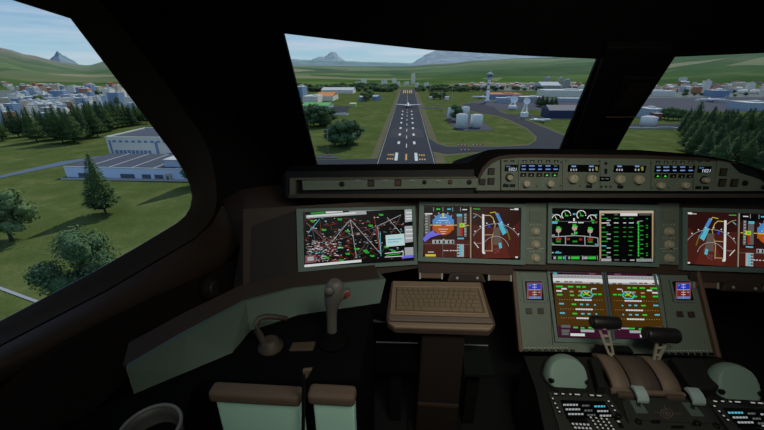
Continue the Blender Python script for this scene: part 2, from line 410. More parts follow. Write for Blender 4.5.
def leafy_proto(seed, leaf, n=2600, ls=1.):
    r = random.Random(seed); b = MB(); cl = []
    for k in range(24):
        a = r.random()*2*PI; z = .22+.6*r.random(); rr = .3*math.sqrt(r.random())*math.sin(PI*min(1, max(.15, (z-.08)/.95))); cl.append((Vector((rr*math.cos(a), rr*math.sin(a), z)), .09+.07*r.random()))
    cl.append((Vector((0, 0, .78)), .15))
    for c, q in cl: b.ball(c, q*.72, 8, 5, jit=.15, rnd=r)
    for _ in range(n):
        c, q = r.choice(cl); d = Vector((r.gauss(0, 1), r.gauss(0, 1), r.gauss(0, 1))).normalized(); p = c+d*q*r.uniform(.7, 1.25)
        u_ = d.orthogonal().normalized(); u_.rotate(Matrix.Rotation(r.random()*6.3, 3, d)); v_ = (d.cross(u_)+d*r.uniform(-.6, .6)).normalized(); L = r.uniform(.012, .03)*ls
        b.add([p-u_*L-v_*L, p+u_*L-v_*L*.6, p+v_*L*1.3], [(0, 1, 2)])
    root = empty('leafy_tree')
    b.build('crown', leaf, root)
    t_ = MB(); t_.lathe([(.028, 0), (.02, .2), (.012, .5)], n=7)
    for k in range(4):
        a = k*1.6+.3; t_.cyl((0, 0, .22), (.17*math.cos(a), .17*math.sin(a), .5), .012, 6)
    t_.build('trunk', M_TK, root)
    return root
CP = [conifer_proto(1, M_LC), conifer_proto(2, M_LC2, w=.21), conifer_proto(3, M_LC, w=.28)]
LP = [leafy_proto(4, M_LB), leafy_proto(5, M_LC2)]
used = set()
def tree(proto, px, py, hpx, label, group=None, wide=1., at=None, h=None):
    p = at or G(px, py)
    if h is None:
        d = ray(px, py-hpx); k = math.hypot(p.x, p.y)/math.hypot(d.x, d.y); h = (EYE.z+d.z*k)-GZ
    o = proto if proto.name not in used else copy_tree(proto)
    used.add(proto.name); o.location = p; o.scale = (h*wide, h*wide, h); o.rotation_euler.z = R.random()*6
    return tag(o, label, 'tree', group)
tree(CP[0], 106, 214, 64, 'single tall dark conifer standing on the lawn in front of the flat-roofed white building', wide=1.05)
tree(LP[0], 12, 241, 58, 'broad leafy tree on the lawn at the left edge of the side window', wide=1.15)
LP.append(leafy_proto(9, M_LC2, 9000, .55))
tree(LP[2], 92, 300, 80, 'broad leafy tree low in the side window, nearest to the cockpit', wide=1.2)
_h = 50.
tree(CP[1], 0, 0, 0, 'conifer hidden behind the side window pillar, its shadow lying on the lawn', at=G(122, 208)+Vector((26, 52, 0)), h=_h)
LT = [(3, 141, 30), (10, 134, 24), (142, 122, 22), (147, 124, 24), (24, 133, 24), (42, 134, 28), (66, 134, 28), (78, 133, 28), (84, 129, 26), (101, 128, 27), (110, 126, 24), (119, 124, 22), (126, 121, 20), (100, 122, 22), (92, 124, 24), (52, 128, 22), (19, 137, 32), (37, 142, 36), (31, 136, 28), (48, 137, 28), (55, 139, 30), (63, 143, 40), (69, 138, 32), (75, 143, 36), (82, 137, 35), (87, 139, 32), (93, 135, 36), (98, 137, 33), (104, 132, 32), (108, 131, 30), (113, 129, 29), (118, 128, 28), (123, 127, 25), (128, 126, 24), (133, 126, 22), (138, 124, 22), (96, 128, 28), (106, 124, 24), (114, 122, 22), (122, 120, 18), (130, 122, 18), (58, 132, 24), (90, 131, 27)]
for i, (x, y, h) in enumerate(LT):
    tree(CP[i % 3], x, y, h, 'dark conifer in the wood between the left town and the cream office building', 'conifers in the wood beyond the lawn', wide=R.uniform(.9, 1.3))
for x, y, h in [(-12, 138, 30), (-30, 140, 34), (4, 112, 8), (14, 110, 7), (20, 100, 6), (33, 99, 5), (22, 94, 5), (42, 108, 14), (52, 102, 9), (92, 98, 8), (97, 97, 7), (103, 99, 8), (110, 100, 8), (118, 105, 9), (56, 110, 8)]:
    tree(LP[0], x, y, h, 'round dark tree standing among the blocks of the left town', 'trees among the town blocks')
for x, y, h in [(308, 125, 20), (314, 127, 24), (320, 126, 22), (325, 127, 21), (330, 124, 18), (311, 121, 18), (322, 119, 14)]:
    tree(CP[2] if x % 2 else LP[1], x, y, h, 'dark tree in the clump between the green-roofed hangar and the runway lawn', 'clump beside the green-roofed hangar', wide=1.5)
for x, y, h in [(335, 145, 22), (341, 147, 27), (347, 146, 28), (353, 143, 22), (344, 140, 22), (338, 138, 18)]:
    tree(LP[1] if x % 2 else CP[2], x, y, h, 'dark tree in the nearest clump left of the runway', 'clump on the lawn left of the runway', wide=1.5)
for x, y, h in [(362, 98, 6), (366, 101, 9), (369, 100, 11), (373, 99, 7)]:
    tree(LP[0], x, y, h, 'round dark tree between the two blue sheds', 'trees between the blue sheds', wide=1.3)
for x, y, h in [(432, 99, 7), (435, 99.5, 8), (440, 99.5, 6), (443, 98.6, 7), (446, 99, 5)]:
    tree(LP[0], x, y, h, 'small round tree beside the cottage right of the runway', 'trees right of the runway by the cottage', wide=1.3)
tree(LP[1], 456, 121, 17, 'dark tree growing beside the white storage tanks', wide=1.3)
for x, y, h in [(538, 106, 10), (541.5, 107, 12), (546, 107, 11), (551, 107, 10), (555, 106, 9)]:
    tree(CP[2], x, y, h, 'conifer beside the dark hangar roof', 'conifers by the dark hangar', wide=1.5)
k = 0
while k < 150:
    x = R.uniform(296, 475); y = R.uniform(87, 91.5) if x < 400 else R.uniform(88, 92)
    if 397 < x < 418: continue
    tree(LP[k % 2], x, y, R.uniform(3.2, 5.4), 'distant tree in the dark belt across the far end of the runway', 'tree belt beyond the runway', wide=2.4); k += 1
k = 0
while k < 80:
    x = R.uniform(378, 396) if k < 12 else (R.uniform(470, 540) if k < 30 else R.uniform(300, 385)); y = R.uniform(89, 92) if k < 12 else (R.uniform(89.5, 91) if k < 30 else R.uniform(90, 92))
    tree(LP[k % 2], x, y, R.uniform(3, 5), 'distant tree in the dark belt across the far end of the runway', 'tree belt beyond the runway', wide=2.4); k += 1
RT = [(684, 142, 26), (681, 134, 20), (688, 150, 32), (692, 158, 36), (700, 168, 40), (684, 126, 16), (690, 130, 20), (706, 134, 26), (726, 136, 26), (738, 138, 28), (750, 140, 28), (760, 143, 30), (718, 154, 34), (731, 158, 36), (745, 162, 36), (757, 164, 36), (708, 150, 32), (714, 174, 40), (728, 172, 40), (686, 127, 20), (692, 134, 34), (699, 138, 28), (704, 143, 38), (690, 146, 28), (711, 140, 30), (716, 148, 40), (700, 154, 34), (722, 142, 34), (728, 150, 38), (734, 144, 32), (739, 152, 46), (745, 146, 30), (750, 154, 42), (756, 148, 34), (762, 156, 40), (768, 150, 34), (776, 158, 40), (712, 160, 38), (724, 164, 38), (736, 166, 38), (748, 168, 42), (760, 170, 44), (786, 168, 46), (704, 166, 30), (772, 172, 44), (800, 160, 44), (697, 128, 18), (708, 127, 17), (720, 128, 20), (731, 130, 22), (743, 131, 24), (755, 132, 24), (768, 136, 26), (782, 144, 30), (740, 176, 40), (755, 180, 40), (772, 186, 44)]
for i, (x, y, h) in enumerate(RT):
    tree(CP[i % 3], x, y, h, 'tall conifer in the dense wood seen through the right windscreen', 'conifer wood beyond the right windscreen', wide=R.uniform(1.1, 1.5))
for x, y, h in [(664, 119, 12), (668, 120, 14), (673, 120, 13), (678, 120, 12), (681, 120, 11)]:
    tree(LP[0], x, y, h, 'dark round tree beside the white round tank in the right windscreen', 'trees beside the round tank', wide=1.2)
for i in range(16):
    tree(LP[0], R.uniform(640, 764), R.uniform(92, 97), R.uniform(3, 5), 'small tree among the distant buildings of the right windscreen', 'small trees in the right town', wide=1.4)

# ---- buildings
def wall_mat(name, rgb, win=(70, 90, 120), sw=.30, sh=.30, frac=.45):
    """rendered wall with rows of windows drawn by a brick pattern"""
    m = bpy.data.materials.new(name); m.use_nodes = True; nt = m.node_tree; N = nt.nodes; b = N['Principled BSDF']; b.inputs['Roughness'].default_value = .8; b.inputs['Specular IOR Level'].default_value = .1
    tc = N.new('ShaderNodeTexCoord'); sx = N.new('ShaderNodeSeparateXYZ'); nt.links.new(tc.outputs['Object'], sx.inputs[0])
    def M(op, a, b_=None):
        q = N.new('ShaderNodeMath'); q.operation = op
        for i, v in enumerate((a, b_)):
            if v is None: continue
            if isinstance(v, (int, float)): q.inputs[i].default_value = v
            else: nt.links.new(v, q.inputs[i])
        return q.outputs[0]
    hx = M('ADD', sx.outputs[0], sx.outputs[1])
    fx = M('FRACT', M('DIVIDE', hx, sw)); fz = M('FRACT', M('DIVIDE', sx.outputs[2], sh))
    a = M('MULTIPLY', M('GREATER_THAN', fx, 1-frac), M('GREATER_THAN', fz, .55))
    x = N.new('ShaderNodeMix'); x.data_type = 'RGBA'; x.inputs[6].default_value = (*s2l(rgb), 1); x.inputs[7].default_value = (*s2l(win), 1)
    nt.links.new(a, x.inputs[0]); nt.links.new(x.outputs[2], b.inputs['Base Color']); return m
WM = [wall_mat('wall_white', (250, 238, 214), (160, 176, 196), 5, 4), wall_mat('wall_cream', (222, 204, 170), (128, 130, 140), 6, 4), wall_mat('wall_blue', (142, 164, 188), (96, 120, 152), 4, 4, .6),
      wall_mat('wall_orange', (196, 128, 92), (120, 100, 100), 6, 4), wall_mat('wall_grey', (176, 172, 164), (110, 120, 140), 5, 4, .5), wall_mat('wall_pale_blue', (190, 196, 200), (90, 120, 160), 5, 4, .5)]
M_ROOF = mat('flat_roof', (196, 198, 196), .9, var=.1, scale=.1); M_ROOFD = mat('dark_flat_roof', (74, 80, 92), .9, var=.12, scale=.06); M_TILE = mat('terracotta_roof', (186, 112, 78), .9, var=.15, scale=.1)
def block(name, c, w_, d_, h, wm, rm, rz, label, cat='building', group=None, pitched=False, lab=None):
    root = empty(name, TL(c) @ Matrix.Rotation(rz, 4, 'Z'), label, cat, group)
    b = MB(); b.box((0, 0, h/2), (w_, d_, h)); b.build('wall', wm, root)
    r = MB()
    if pitched:
        a = h; q = h+min(w_, d_, 3*h)*.2
        r.add([(-w_/2-.3, -d_/2-.3, a), (w_/2+.3, -d_/2-.3, a), (w_/2+.3, d_/2+.3, a), (-w_/2-.3, d_/2+.3, a), (-w_/2-.3, 0, q), (w_/2+.3, 0, q)], [(0, 1, 5, 4), (2, 3, 4, 5), (1, 2, 5), (3, 0, 4), (0, 3, 2, 1)])
    else:
        e = max(.4, .02*h)
        r.box((0, 0, h+e/2), (w_+e, d_+e, e)); r.box((w_*.18, d_*.1, h+e+.04*h+.6), (w_*.28, d_*.35, .08*h+1.2))
    r.build('roof', rm, root); return root
def bpx(name, x0, x1, yt, yb, wm, label, rm=None, rz=0, depth=None, **k):
    p = G((x0+x1)/2, yb); s = mpp(p); w_ = (x1-x0)*s
    d = ray((x0+x1)/2, yt); kk = math.hypot(p.x, p.y)/math.hypot(d.x, d.y); h = EYE.z+d.z*kk-GZ
    d_ = depth or w_*.7
    return block(name, p+Vector((0, d_/2, 0)), w_, d_, h, wm, rm or M_ROOF, rz, label, **k)
gpoly('trim_town_ground', [(-80, 127), (62, 125), (90, 114), (150, 104), (200, 93), (150, 87.5), (60, 88.5), (-80, 91)], mat('town_ground', (96, 104, 100), .95, var=.25, scale=.02), .12)
gpoly('trim_town_ground', [(624, 98), (800, 98), (820, 87), (610, 87)], MT['town_ground'], .12)
gpoly('trim_town_ground', [(455, 90.5), (604, 91), (604, 85.5), (455, 86.5)], MT['town_ground'], .12)
LTN = [(-14, 0, 104, 122, 0), (0, 7, 108, 124, 5), (6, 14, 112, 124, 3), (20, 30, 117, 124, 0), (40, 52, 113, 124, 2), (52, 60, 113.5, 123, 0), (62, 72, 114, 122, 4), (46, 61, 107, 113, 1),
       (65, 75, 101.5, 113, 3), (75, 79, 99, 115, 1), (79, 88, 98, 115, 2), (88, 94, 98, 113, 0), (94, 101, 97, 112, 5), (105, 114, 89, 104, 0), (115, 121, 86, 99, 1), (23, 38, 97, 108, 2), (0, 21, 98, 104, 1), (45, 52, 84.5, 92, 1), (52, 60, 84.5, 93, 1), (61, 65, 86, 94, 2), (68, 76, 86, 93, 0), (29, 36, 87, 93, 0), (36, 44, 92, 97, 5), (42, 50, 95, 103, 2), (46, 60, 94, 98, 0), (60, 72, 95, 101, 5), (72, 84, 92, 97, 4), (84, 92, 92, 99, 2), (97, 105, 96, 110, 2), (126, 134, 97, 108, 0), (128, 136, 103, 110, 5)]
TL_ = {0: 'white', 1: 'cream', 2: 'blue-grey', 3: 'orange', 4: 'grey', 5: 'pale blue'}
for i, (a, b_, c_, d_, q) in enumerate(LTN):
    bpx('apartment_block', a, b_, c_, d_, WM[q], TL_[q]+' flat-roofed block of the town seen through the side window', group=TL_[q]+' town blocks in the side window', rz=R.uniform(-.15, .25))
for i in range(46):
    y = R.uniform(93, 121); x = R.uniform(-8, 150-(y-93)*2.6 if y > 100 else 128); q = R.choice([0, 0, 2, 2, 4, 5, 3, 1]); s_ = (y-67)/45; hw = R.uniform(3, 6)*s_+1
    bpx('apartment_block', x-hw, x+hw, y-R.uniform(5, 10)*(s_+.35), y, WM[q], TL_[q]+' flat-roofed block of the town seen through the side window', group=TL_[q]+' town blocks in the side window', rz=R.uniform(-.3, .3))
for i in range(34):
    x = R.uniform(0, 118); y = R.uniform(87, 93) ; q = R.choice([0, 0, 1, 1, 3, 5]); hw = R.uniform(1.5, 3.2)
    bpx('apartment_block', x-hw, x+hw, y-R.uniform(2.5, 5), y, WM[q], 'small '+TL_[q]+' house in the far rows of the side window town', group='small '+TL_[q]+' houses far off in the side window', rz=R.uniform(-.3, .3), rm=R.choice([M_ROOF, M_TILE]), pitched=True)
for i in range(90):
    x = R.uniform(458, 600); y = R.uniform(86, 90) - (.5 if x > 560 else 0); q = R.choice([0, 0, 1, 3]); hw = R.uniform(1., 2.2)
    bpx('apartment_block', x-hw, x+hw, y-R.uniform(2.5, 4.5), y, WM[q], 'small '+TL_[q]+' house in the distant row behind the terminal', group='small '+TL_[q]+' houses behind the terminal', rz=R.uniform(-.3, .3), rm=R.choice([M_ROOF, M_TILE]), pitched=True)
for a, b_, c_, d_ in [(544, 549, 77.5, 88), (557, 560.5, 78, 90), (563, 568.5, 80, 91)]: bpx('tower_block', a, b_, c_, d_, WM[4], 'grey high-rise block standing above the row behind the terminal', group='grey high-rises behind the terminal')
for a, b_, c_, d_ in [(361, 366, 79, 84.5), (381, 387, 81, 86), (392, 396, 78.5, 84.5), (396, 400, 82, 87), (411, 415, 74, 84), (415, 419, 83, 88), (404, 409, 82, 85.5), (355, 360, 82, 85), (424, 429, 83, 86.5)]: bpx('tower_block', a, b_, c_, d_, WM[0], 'white block in the line of buildings beyond the runway end', group='white blocks beyond the runway end')
for i in range(94):
    x = R.uniform(630, 790); y = R.uniform(86, 93.5); q = R.choice([0, 0, 1, 3, 5, 4]); hw = R.uniform(1.5, 3.5)
    bpx('apartment_block', x-hw, x+hw, y-R.uniform(2.5, 5.5), y, WM[q], 'small '+TL_[q]+' house in the town seen through the right windscreen', group='small '+TL_[q]+' houses in the right windscreen', rz=R.uniform(-.3, .3), rm=R.choice([M_ROOF, M_TILE]), pitched=bool(i % 2))
for a, b_, c_, d_, q in [(680, 686, 78, 84, 0), (702, 708, 81, 94, 0), (694, 700, 87, 94, 3), (736, 747, 83, 91, 1), (747, 753, 83, 92, 0), (730, 735, 80, 84, 4)]: bpx('tower_block', a, b_, c_, d_, WM[q], f'tall {TL_[q]} block rising above the right windscreen town', group=f'tall {TL_[q]} blocks of the right town')
# office and low hall on the left lawn
M_SHADEW = wall_mat('hall_white', (196, 206, 226), (196, 206, 226), 8, 30, .1)
pA = G(67, 177); pB = G(196, 180); ang = math.atan2(pB.y-pA.y, pB.x-pA.x); L_ = (pB-pA).length+25
d = ray(67, 167); kk = math.hypot(pA.x, pA.y)/math.hypot(d.x, d.y); hA = EYE.z+d.z*kk-GZ
root = empty('flat_roofed_hall', TL(pA) @ Matrix.Rotation(ang, 4, 'Z'), 'long low white hall with a dark flat roof on the lawn', 'building')
b = MB(); b.box((L_/2, 28, hA/2), (L_, 56, hA)); b.build('wall', mat('hall_wall', (214, 226, 252), .8, var=.04), root)
b = MB().use(M_ROOFD); b.box((L_/2, 28, hA+.3), (L_-1, 55, .5)); b.use(M_ROOF)
for k in range(1, 7): b.box((k*L_/7, 28, hA+.7), (.5, 53, .5))
b.box((L_/2, .4, hA+.5), (L_, .8, 1)); b.build('roof', M_ROOFD, root)
b = MB().use(mat('hall_door', (92, 98, 112), .8))
for k, ww in ((.13, 14), (.4, 13), (.52, 8), (.6, 8), (.86, 16), (.98, 8)): b.box((k*L_, -.15, hA*.25), (ww, .4, hA*.42))
b.build('shutter', None, root)
b = MB().use(M_SHADEW); b.box((L_*.72, 18, hA+3.4), (30, 22, 6)); b.use(M_ROOF).box((L_*.72, 18, hA+6.8), (31, 23, .8)); b.build('rooftop_plant', None, root)
b = MB().use(mat('hall_entrance', (190, 184, 160), .8)); b.box((L_*.665, -1.2, hA*.3), (5, 2.4, hA*.6)); b.use(MT['hall_door']).box((L_*.665, -2.45, hA*.2), (2, .2, hA*.38)); b.build('porch', None, root)
pC = G(111, 157.5)
d = ray(106, 138); kk = math.hypot(pC.x, pC.y)/math.hypot(d.x, d.y); hC = EYE.z+d.z*kk-GZ
root = empty('office_building', TL(pC) @ Matrix.Rotation(ang+.02, 4, 'Z'), 'large cream office building behind the long white hall', 'building')
M_OFF = mat('office_cream', (226, 220, 204), .8, var=.04)
b = MB(); b.box((75, 32, hC/2), (150, 64, hC)); b.build('wall', M_OFF, root)
b = MB().use(mat('office_glass', (112, 138, 172), .3, spec=.5))
for z_ in (.84,):
    for k in range(20): b.box((9+k*7, -.1, hC*z_), (3.6, .4, 2.2))
for k in range(9): b.box((9+k*4.6, -.1, hC*.3), (3.2, .4, 4))
b.box((3.6, -.1, hC*.55), (2, .4, hC*.7)); b.box((55, -.1, hC*.5), (3, .4, hC*.66)); b.box((95, -.1, hC*.2), (60, .4, 3.6))
for k in range(6): b.box((-.1, 6+k*10, hC*.55), (.4, 4, hC*.6))
b.build('glazing', None, root)
b = MB().use(M_OFF); b.box((75, .5, hC+.8), (151, 1, 1.8)); b.box((.5, 32, hC+.8), (1, 64, 1.8)); b.box((75, 63.5, hC+.8), (151, 1, 1.8)); b.box((149.5, 32, hC+.8), (1, 64, 1.8)); b.use(M_ROOFD).box((75, 32, hC+.2), (148, 62, .4))
b.use(M_TILE).box((60, 34, hC+2.4), (26, 12, 4)); b.use(M_ROOF).box((100, 38, hC+3.4), (40, 18, 6)); b.build('roof', None, root)

# hangars left of the runway
M_GR = mat('green_roof', (96, 172, 88), .8); M_OR = mat('orange_roof', (206, 132, 62), .8)
bpx('hangar', 302, 329, 105.5, 109, WM[5], 'low hangar with a bright green roof left of the runway', rm=M_GR, depth=60, pitched=True)
bpx('hangar', 303, 318, 96.5, 103, WM[0], 'white hangar with orange roof patch, front one behind the green-roofed hangar', rm=M_ROOF, depth=70, pitched=False)
bpx('hangar', 316, 333, 96, 101, WM[0], 'white hall with an orange roof left of the runway', rm=M_OR, depth=90, pitched=True)
bpx('hangar', 321, 353, 90, 93.6, WM[0], 'long white hangar in front of the tree belt left of the runway', rm=M_ROOF, depth=80, pitched=True)
bpx('office_block', 292, 303, 87, 99, WM[2], 'dark blue office block at the edge of the left windscreen', depth=60)
bpx('shed', 332, 348, 113.6, 115.2, WM[0], 'low white wall building along the parking lot', depth=4)
bpx('shed', 349.5, 356, 104, 107.5, mat('lime_wall', (178, 190, 120), .8), 'small lime-coloured shed beside the parking lot', rm=mat('lime_roof', (190, 205, 150), .8), depth=14, pitched=True)
bpx('shed', 359, 364, 97, 101, WM[2], 'left of the two blue sheds standing beside the round trees', rz=.4, depth=22, pitched=True)
bpx('shed', 373, 379, 96.5, 100.5, WM[2], 'right of the two blue sheds standing beside the round trees', rz=-.4, depth=22, pitched=True)
bpx('cottage', 445, 449, 97, 100, WM[0], 'tiny white cottage beside the small trees right of the runway', depth=12, pitched=True)
bpx('cottage', 429.5, 432.5, 97, 99.5, WM[0], 'tiny white hut left of the small trees right of the runway', depth=10, pitched=True)
# terminal side
bpx('terminal', 490, 522, 94.5, 99, WM[2], 'blue terminal hall with an orange roof beside the control tower', rm=M_TILE, depth=90)
bpx('terminal', 497, 516, 98, 103, WM[5], 'low pale blue terminal annex in front of the blue terminal', depth=24)
bpx('terminal', 520, 542, 97, 102, WM[4], 'grey terminal pier right of the pale blue annex', depth=40)
bpx('hangar', 545, 590, 90.5, 97, WM[0], 'very long white hangar behind the conifers', depth=80, pitched=False)
bpx('hangar', 541, 560, 85.5, 91, WM[4], 'grey arched hangar behind the very long white hangar', depth=90, pitched=True)
bpx('hangar', 560, 600, 98.5, 102, WM[5], 'low pale hall in front of the very long white hangar', depth=30)
bpx('hangar', 549, 600, 110.5, 118, mat('hangar_navy', (58, 66, 92), .7), 'dark navy hangar beside the parked airliner', rm=mat('hangar_roof_navy', (76, 82, 100), .7), depth=45, pitched=True)
bpx('hangar', 640, 674, 91, 96.5, WM[0], 'long white hall in the right windscreen behind the apron', depth=60)
bpx('hangar', 712, 728, 90.5, 97, WM[2], 'blue hall behind the apron in the right windscreen', depth=40)
bpx('warehouse', 647, 661, 109, 119, WM[5], 'white and blue striped warehouse behind the round tank', depth=40)
bpx('warehouse', 654, 661, 113.5, 120, mat('red_brown_wall', (150, 84, 72), .8), 'small red-brown shed beside the striped warehouse', depth=20)
bpx('terminal', 748, 775, 103, 111, WM[5], 'blue terminal building at the right edge of the right windscreen', depth=60)
bpx('hall', 700, 728, 99.6, 101.2, WM[0], 'low white canopy hall on the far apron of the right windscreen', depth=20)
for x in (742, 754): 
    p = G(x, 94); s = mpp(p); b = MB(); b.lathe([(3.6*s, 0), (3.6*s, 3.5*s), (2.5*s, 4*s), (.1, 4.3*s)], n=20)
    tag(b.build('round_tank', WM[0], M=TL(p)), 'white round tank in the right windscreen town', 'tank', 'tanks in the right windscreen town')
bpx('boundary_wall', 630, 682, 127.6, 129.2, mat('pale_concrete', (196, 192, 180), .9), 'long pale boundary wall in front of the round tank', depth=2, cat='wall')
M_TANK = mat('tank_white', (250, 250, 246), .6, var=.04)
def tank(x, yb, wpx, hpx, label, group=None):
    p = G(x, yb); s = mpp(p); r_ = wpx*s/2; h = hpx*s*1.03; p = p+Vector((0, r_, 0))
    root = empty('storage_tank', TL(p), label, 'tank', group)
    b = MB(); b.lathe([(r_, 0), (r_, h), (r_*.98, h+.3)], n=28); b.build('shell', M_TANK, root)
    b = MB(); b.lathe([(r_, h+.3), (r_*.6, h+r_*.14), (.05, h+r_*.2)], n=28, cap=False); b.build('roof', M_ROOF, root)
    b = MB(); b.tube([(r_*1.04*math.cos(a), r_*1.04*math.sin(a), h+1.2) for a in [2*PI*k/20 for k in range(20)]], .18, 5, True)
    for k in range(10): a = 2*PI*k/10; b.cyl((r_*1.04*math.cos(a), r_*1.04*math.sin(a), h), (r_*1.04*math.cos(a), r_*1.04*math.sin(a), h+1.2), .15, 5)
    b.build('railing', M_ROOFD, root); return root
tank(462, 128.5, 11.5, 12.5, 'white cylindrical storage tank, front left one on the pad by the runway')
tank(477, 128, 12, 11.5, 'white cylindrical storage tank, front right one on the pad by the runway')
tank(465.5, 117.5, 8, 9.5, 'white cylindrical storage tank standing behind the two front tanks')
tank(450.5, 119.5, 6, 10.5, 'narrow storage tank half hidden left of the dark tree', None)
tank(652, 127, 14.5, 8.5, 'white round tank seen just right of the centre windscreen post')
# control tower
p = G(487, 102); s = mpp(p)
root = empty('control_tower', TL(p), 'tall white airport control tower with a glazed cab', 'control tower')
b = MB().use(M_TANK); b.lathe([(2.2*s, 0), (2.2*s, 2*s), (1.5*s, 2.4*s), (1.25*s, 20*s), (1.5*s, 21*s)], n=16); b.build('shaft', None, root)
b = MB().use(mat('tower_band', (150, 92, 84), .8))
for k in range(3): b.lathe([(1.4*s, (7+k*4.5)*s), (1.4*s, (8+k*4.5)*s)], n=16)
b.build('band', None, root)
b = MB().use(M_ROOF); b.lathe([(1.5*s, 21*s), (2.6*s, 22*s), (2.6*s, 23*s)], n=12); b.use(mat('tower_glass', (90, 110, 130), .2, spec=.6)).lathe([(2.5*s, 23*s), (2.9*s, 25.6*s)], n=12); b.build('cab', None, root)
b = MB(); b.lathe([(3.1*s, 25.6*s), (3*s, 26.4*s), (1*s, 27.4*s), (.05, 27.6*s)], n=12); b.build('roof', M_ROOF, root)
b = MB(); b.cyl((0, 0, 27.5*s), (0, 0, 30.5*s), .2*s, 6); b.cyl((s, 0, 27*s), (s, 0, 29*s), .15*s, 6); b.build('antenna', M_ROOF, root)
# radar masts
def radar(x, yb, hpx, wpx, label):
    p = G(x, yb); s = mpp(p); h = hpx*s; w_ = wpx*s
    root = empty('radar_mast', TL(p), label, 'radar mast')
    b = MB(); b.box((0, 0, .13*h), (w_*.8, w_*.6, .26*h)); b.build('hut', M_TANK, root)
    b = MB()
    for sx_ in (-1, 1):
        for sy in (-1, 1): b.bar((sx_*w_*.3, sy*w_*.25, .24*h), (sx_*w_*.08, sy*w_*.08, .75*h), .04*w_+.2)
    for k in range(3):
        z0 = (.3+.14*k)*h; q = w_*(.28-.07*k); b.bar((-q, -q*.8, z0), (q*.8, -q*.6, z0+.13*h), .3); b.bar((q, -q*.8, z0), (-q*.8, -q*.6, z0+.13*h), .3); b.bar((-q, -q*.8, z0), (q, -q*.8, z0), .3)
    b.build('lattice', M_TANK, root)
    b = MB(); q = Matrix.Rotation(1.2, 3, 'X'); b.lathe([(.05, 0), (w_*.28, .06*w_), (w_*.42, .2*w_)], (0, -.05*w_, .84*h), 16, q, cap=False); b.box((0, .1*w_, .8*h), (w_*.3, w_*.2, .12*h)); b.build('dish', M_TANK, root)
radar(524, 117.2, 18, 8, 'white lattice radar mast with a dish beside the taxiway, right one')
radar(512.5, 108.5, 10, 9, 'white radar mast with a dish, left of the taller one')
def pole(x, yb, hpx, label, arm=False):
    p = G(x, yb); s = mpp(p); root = empty('light_pole', TL(p), label, 'pole')
    b = MB(); b.cyl((0, 0, 0), (0, 0, hpx*s), .35*s*.5, 6); b.build('mast', mat('galvanised', (170, 172, 168), .6), root)
    b = MB(); b.box((0, 0, .7*s), (1.4*s, 1.4*s, 1.4*s), taper=.5); b.build('base', M_RED, root)
    b = MB(); b.box((0, 0, hpx*s), (1.3*s, .4*s, .5*s)); b.build('lamp_head', M_ROOF, root)
pole(450, 123, 35, 'slender mast with a red foot beside the narrow storage tank')
pole(463, 141, 19, 'slender mast with a red foot in front of the storage tanks')
pole(441, 112, 20, 'slender mast near the small trees right of the runway')
pole(328.5, 156, 26, 'slender mast beside the taxiway left of the runway')
pole(430, 93, 7, 'short mast by the far end of the runway')
def barrier(x0, x1, y, label):
    a = G(x0, y); c = G(x1, y); root = empty('striped_barrier', TL((a+c)/2), label, 'barrier', None); L_ = (c-a).length; s = mpp(a); h = 1.3*s
    b = MB()
    for k in range(6): b.use(M_RED if k % 2 else M_WHITE).box((-L_/2+L_*(k+.5)/6, 0, h*.7), (L_/6, .5, h*.7))
    b.build('board', None, root)
    b = MB()
    for q in (-.45, 0, .45): b.box((L_*q, .3, h*.3), (.4, .8, h*.6))
    b.build('foot', M_ROOFD, root)
barrier(457.5, 467, 145.8, 'red and white striped barrier at the taxiway edge, left one of the upper pair')
barrier(472.5, 482.5, 145.6, 'red and white striped barrier at the taxiway edge, right one of the upper pair')
barrier(460.5, 471, 150.6, 'red and white striped barrier on the near side of the taxiway')
barrier(324, 331, 156, 'red and white striped barrier on the taxiway left of the runway')
barrier(433, 438, 108, 'small red and white barrier beside the crossing far along the runway')

# ---- airliners
M_AC = mat('aircraft_white', (222, 226, 230), .4, var=.03); M_ACG = mat('aircraft_grey', (120, 128, 138), .5)
def airliner(c, span, rz, label, dz=0, livery=None):
    k = span/60; root = empty('airliner', TL(Vector(c)+Vector((0, 0, dz))) @ Matrix.Rotation(rz, 4, 'Z') @ Matrix.Scale(k, 4), label, 'airplane')
    z = 5.4; b = MB()
    b.M = Matrix.Rotation(-PI/2, 4, 'X')
    b.lathe([(.2, -32), (1.0, -30), (2.1, -24), (2.8, -16), (2.8, 20), (2.5, 25), (1.6, 29), (.1, 31.5)], (0, -z, 0), n=18); b.M = None
    b.build('fuselage', M_AC, root)
    for s in (-1, 1):
        b = MB(); v = [(s*2, 8, z-1.2), (s*2, -3, z-1.2), (s*29, -12, z+1.6), (s*30, -9.5, z+1.8)]
        b.prism(v, (0, 0, .5)); b.prism([(s*30, -9.5, z+1.8), (s*29, -12, z+1.6), (s*30.6, -13, z+4), (s*30.8, -12, z+4)], (s*.2, 0, 0)); b.build('wing', M_AC, root)
        b = MB(); b.prism([(s*.6, -25, z+.8), (s*.6, -30, z+.8), (s*9.5, -32, z+1.6), (s*9.8, -30, z+1.6)], (0, 0, .35)); b.build('tailplane', M_AC, root)
        b = MB(); b.M = Matrix.Rotation(-PI/2, 4, 'X'); b.lathe([(1.2, -2), (1.7, 0), (1.7, 3), (1.3, 4.5)], (s*9, -z+2.6, 2), n=14); b.M = None; b.build('engine', M_ACG, root)
    b = MB(); b.prism([(-.2, -23, z+2), (-.2, -30, z+2), (-.2, -32.5, z+10), (-.2, -29.5, z+10)], (.4, 0, 0)); b.build('fin', livery or M_AC, root)
    b = MB().use(M_ROOFD)
    for x_, y_ in ((0, 24), (-4, -1), (4, -1)):
        b.cyl((x_, y_, .8), (x_, y_, z-1.5), .3, 6); b.cyl((x_-.8, y_, .8), (x_+.8, y_, .8), .85, 12)
    b.build('landing_gear', None, root)
    return root
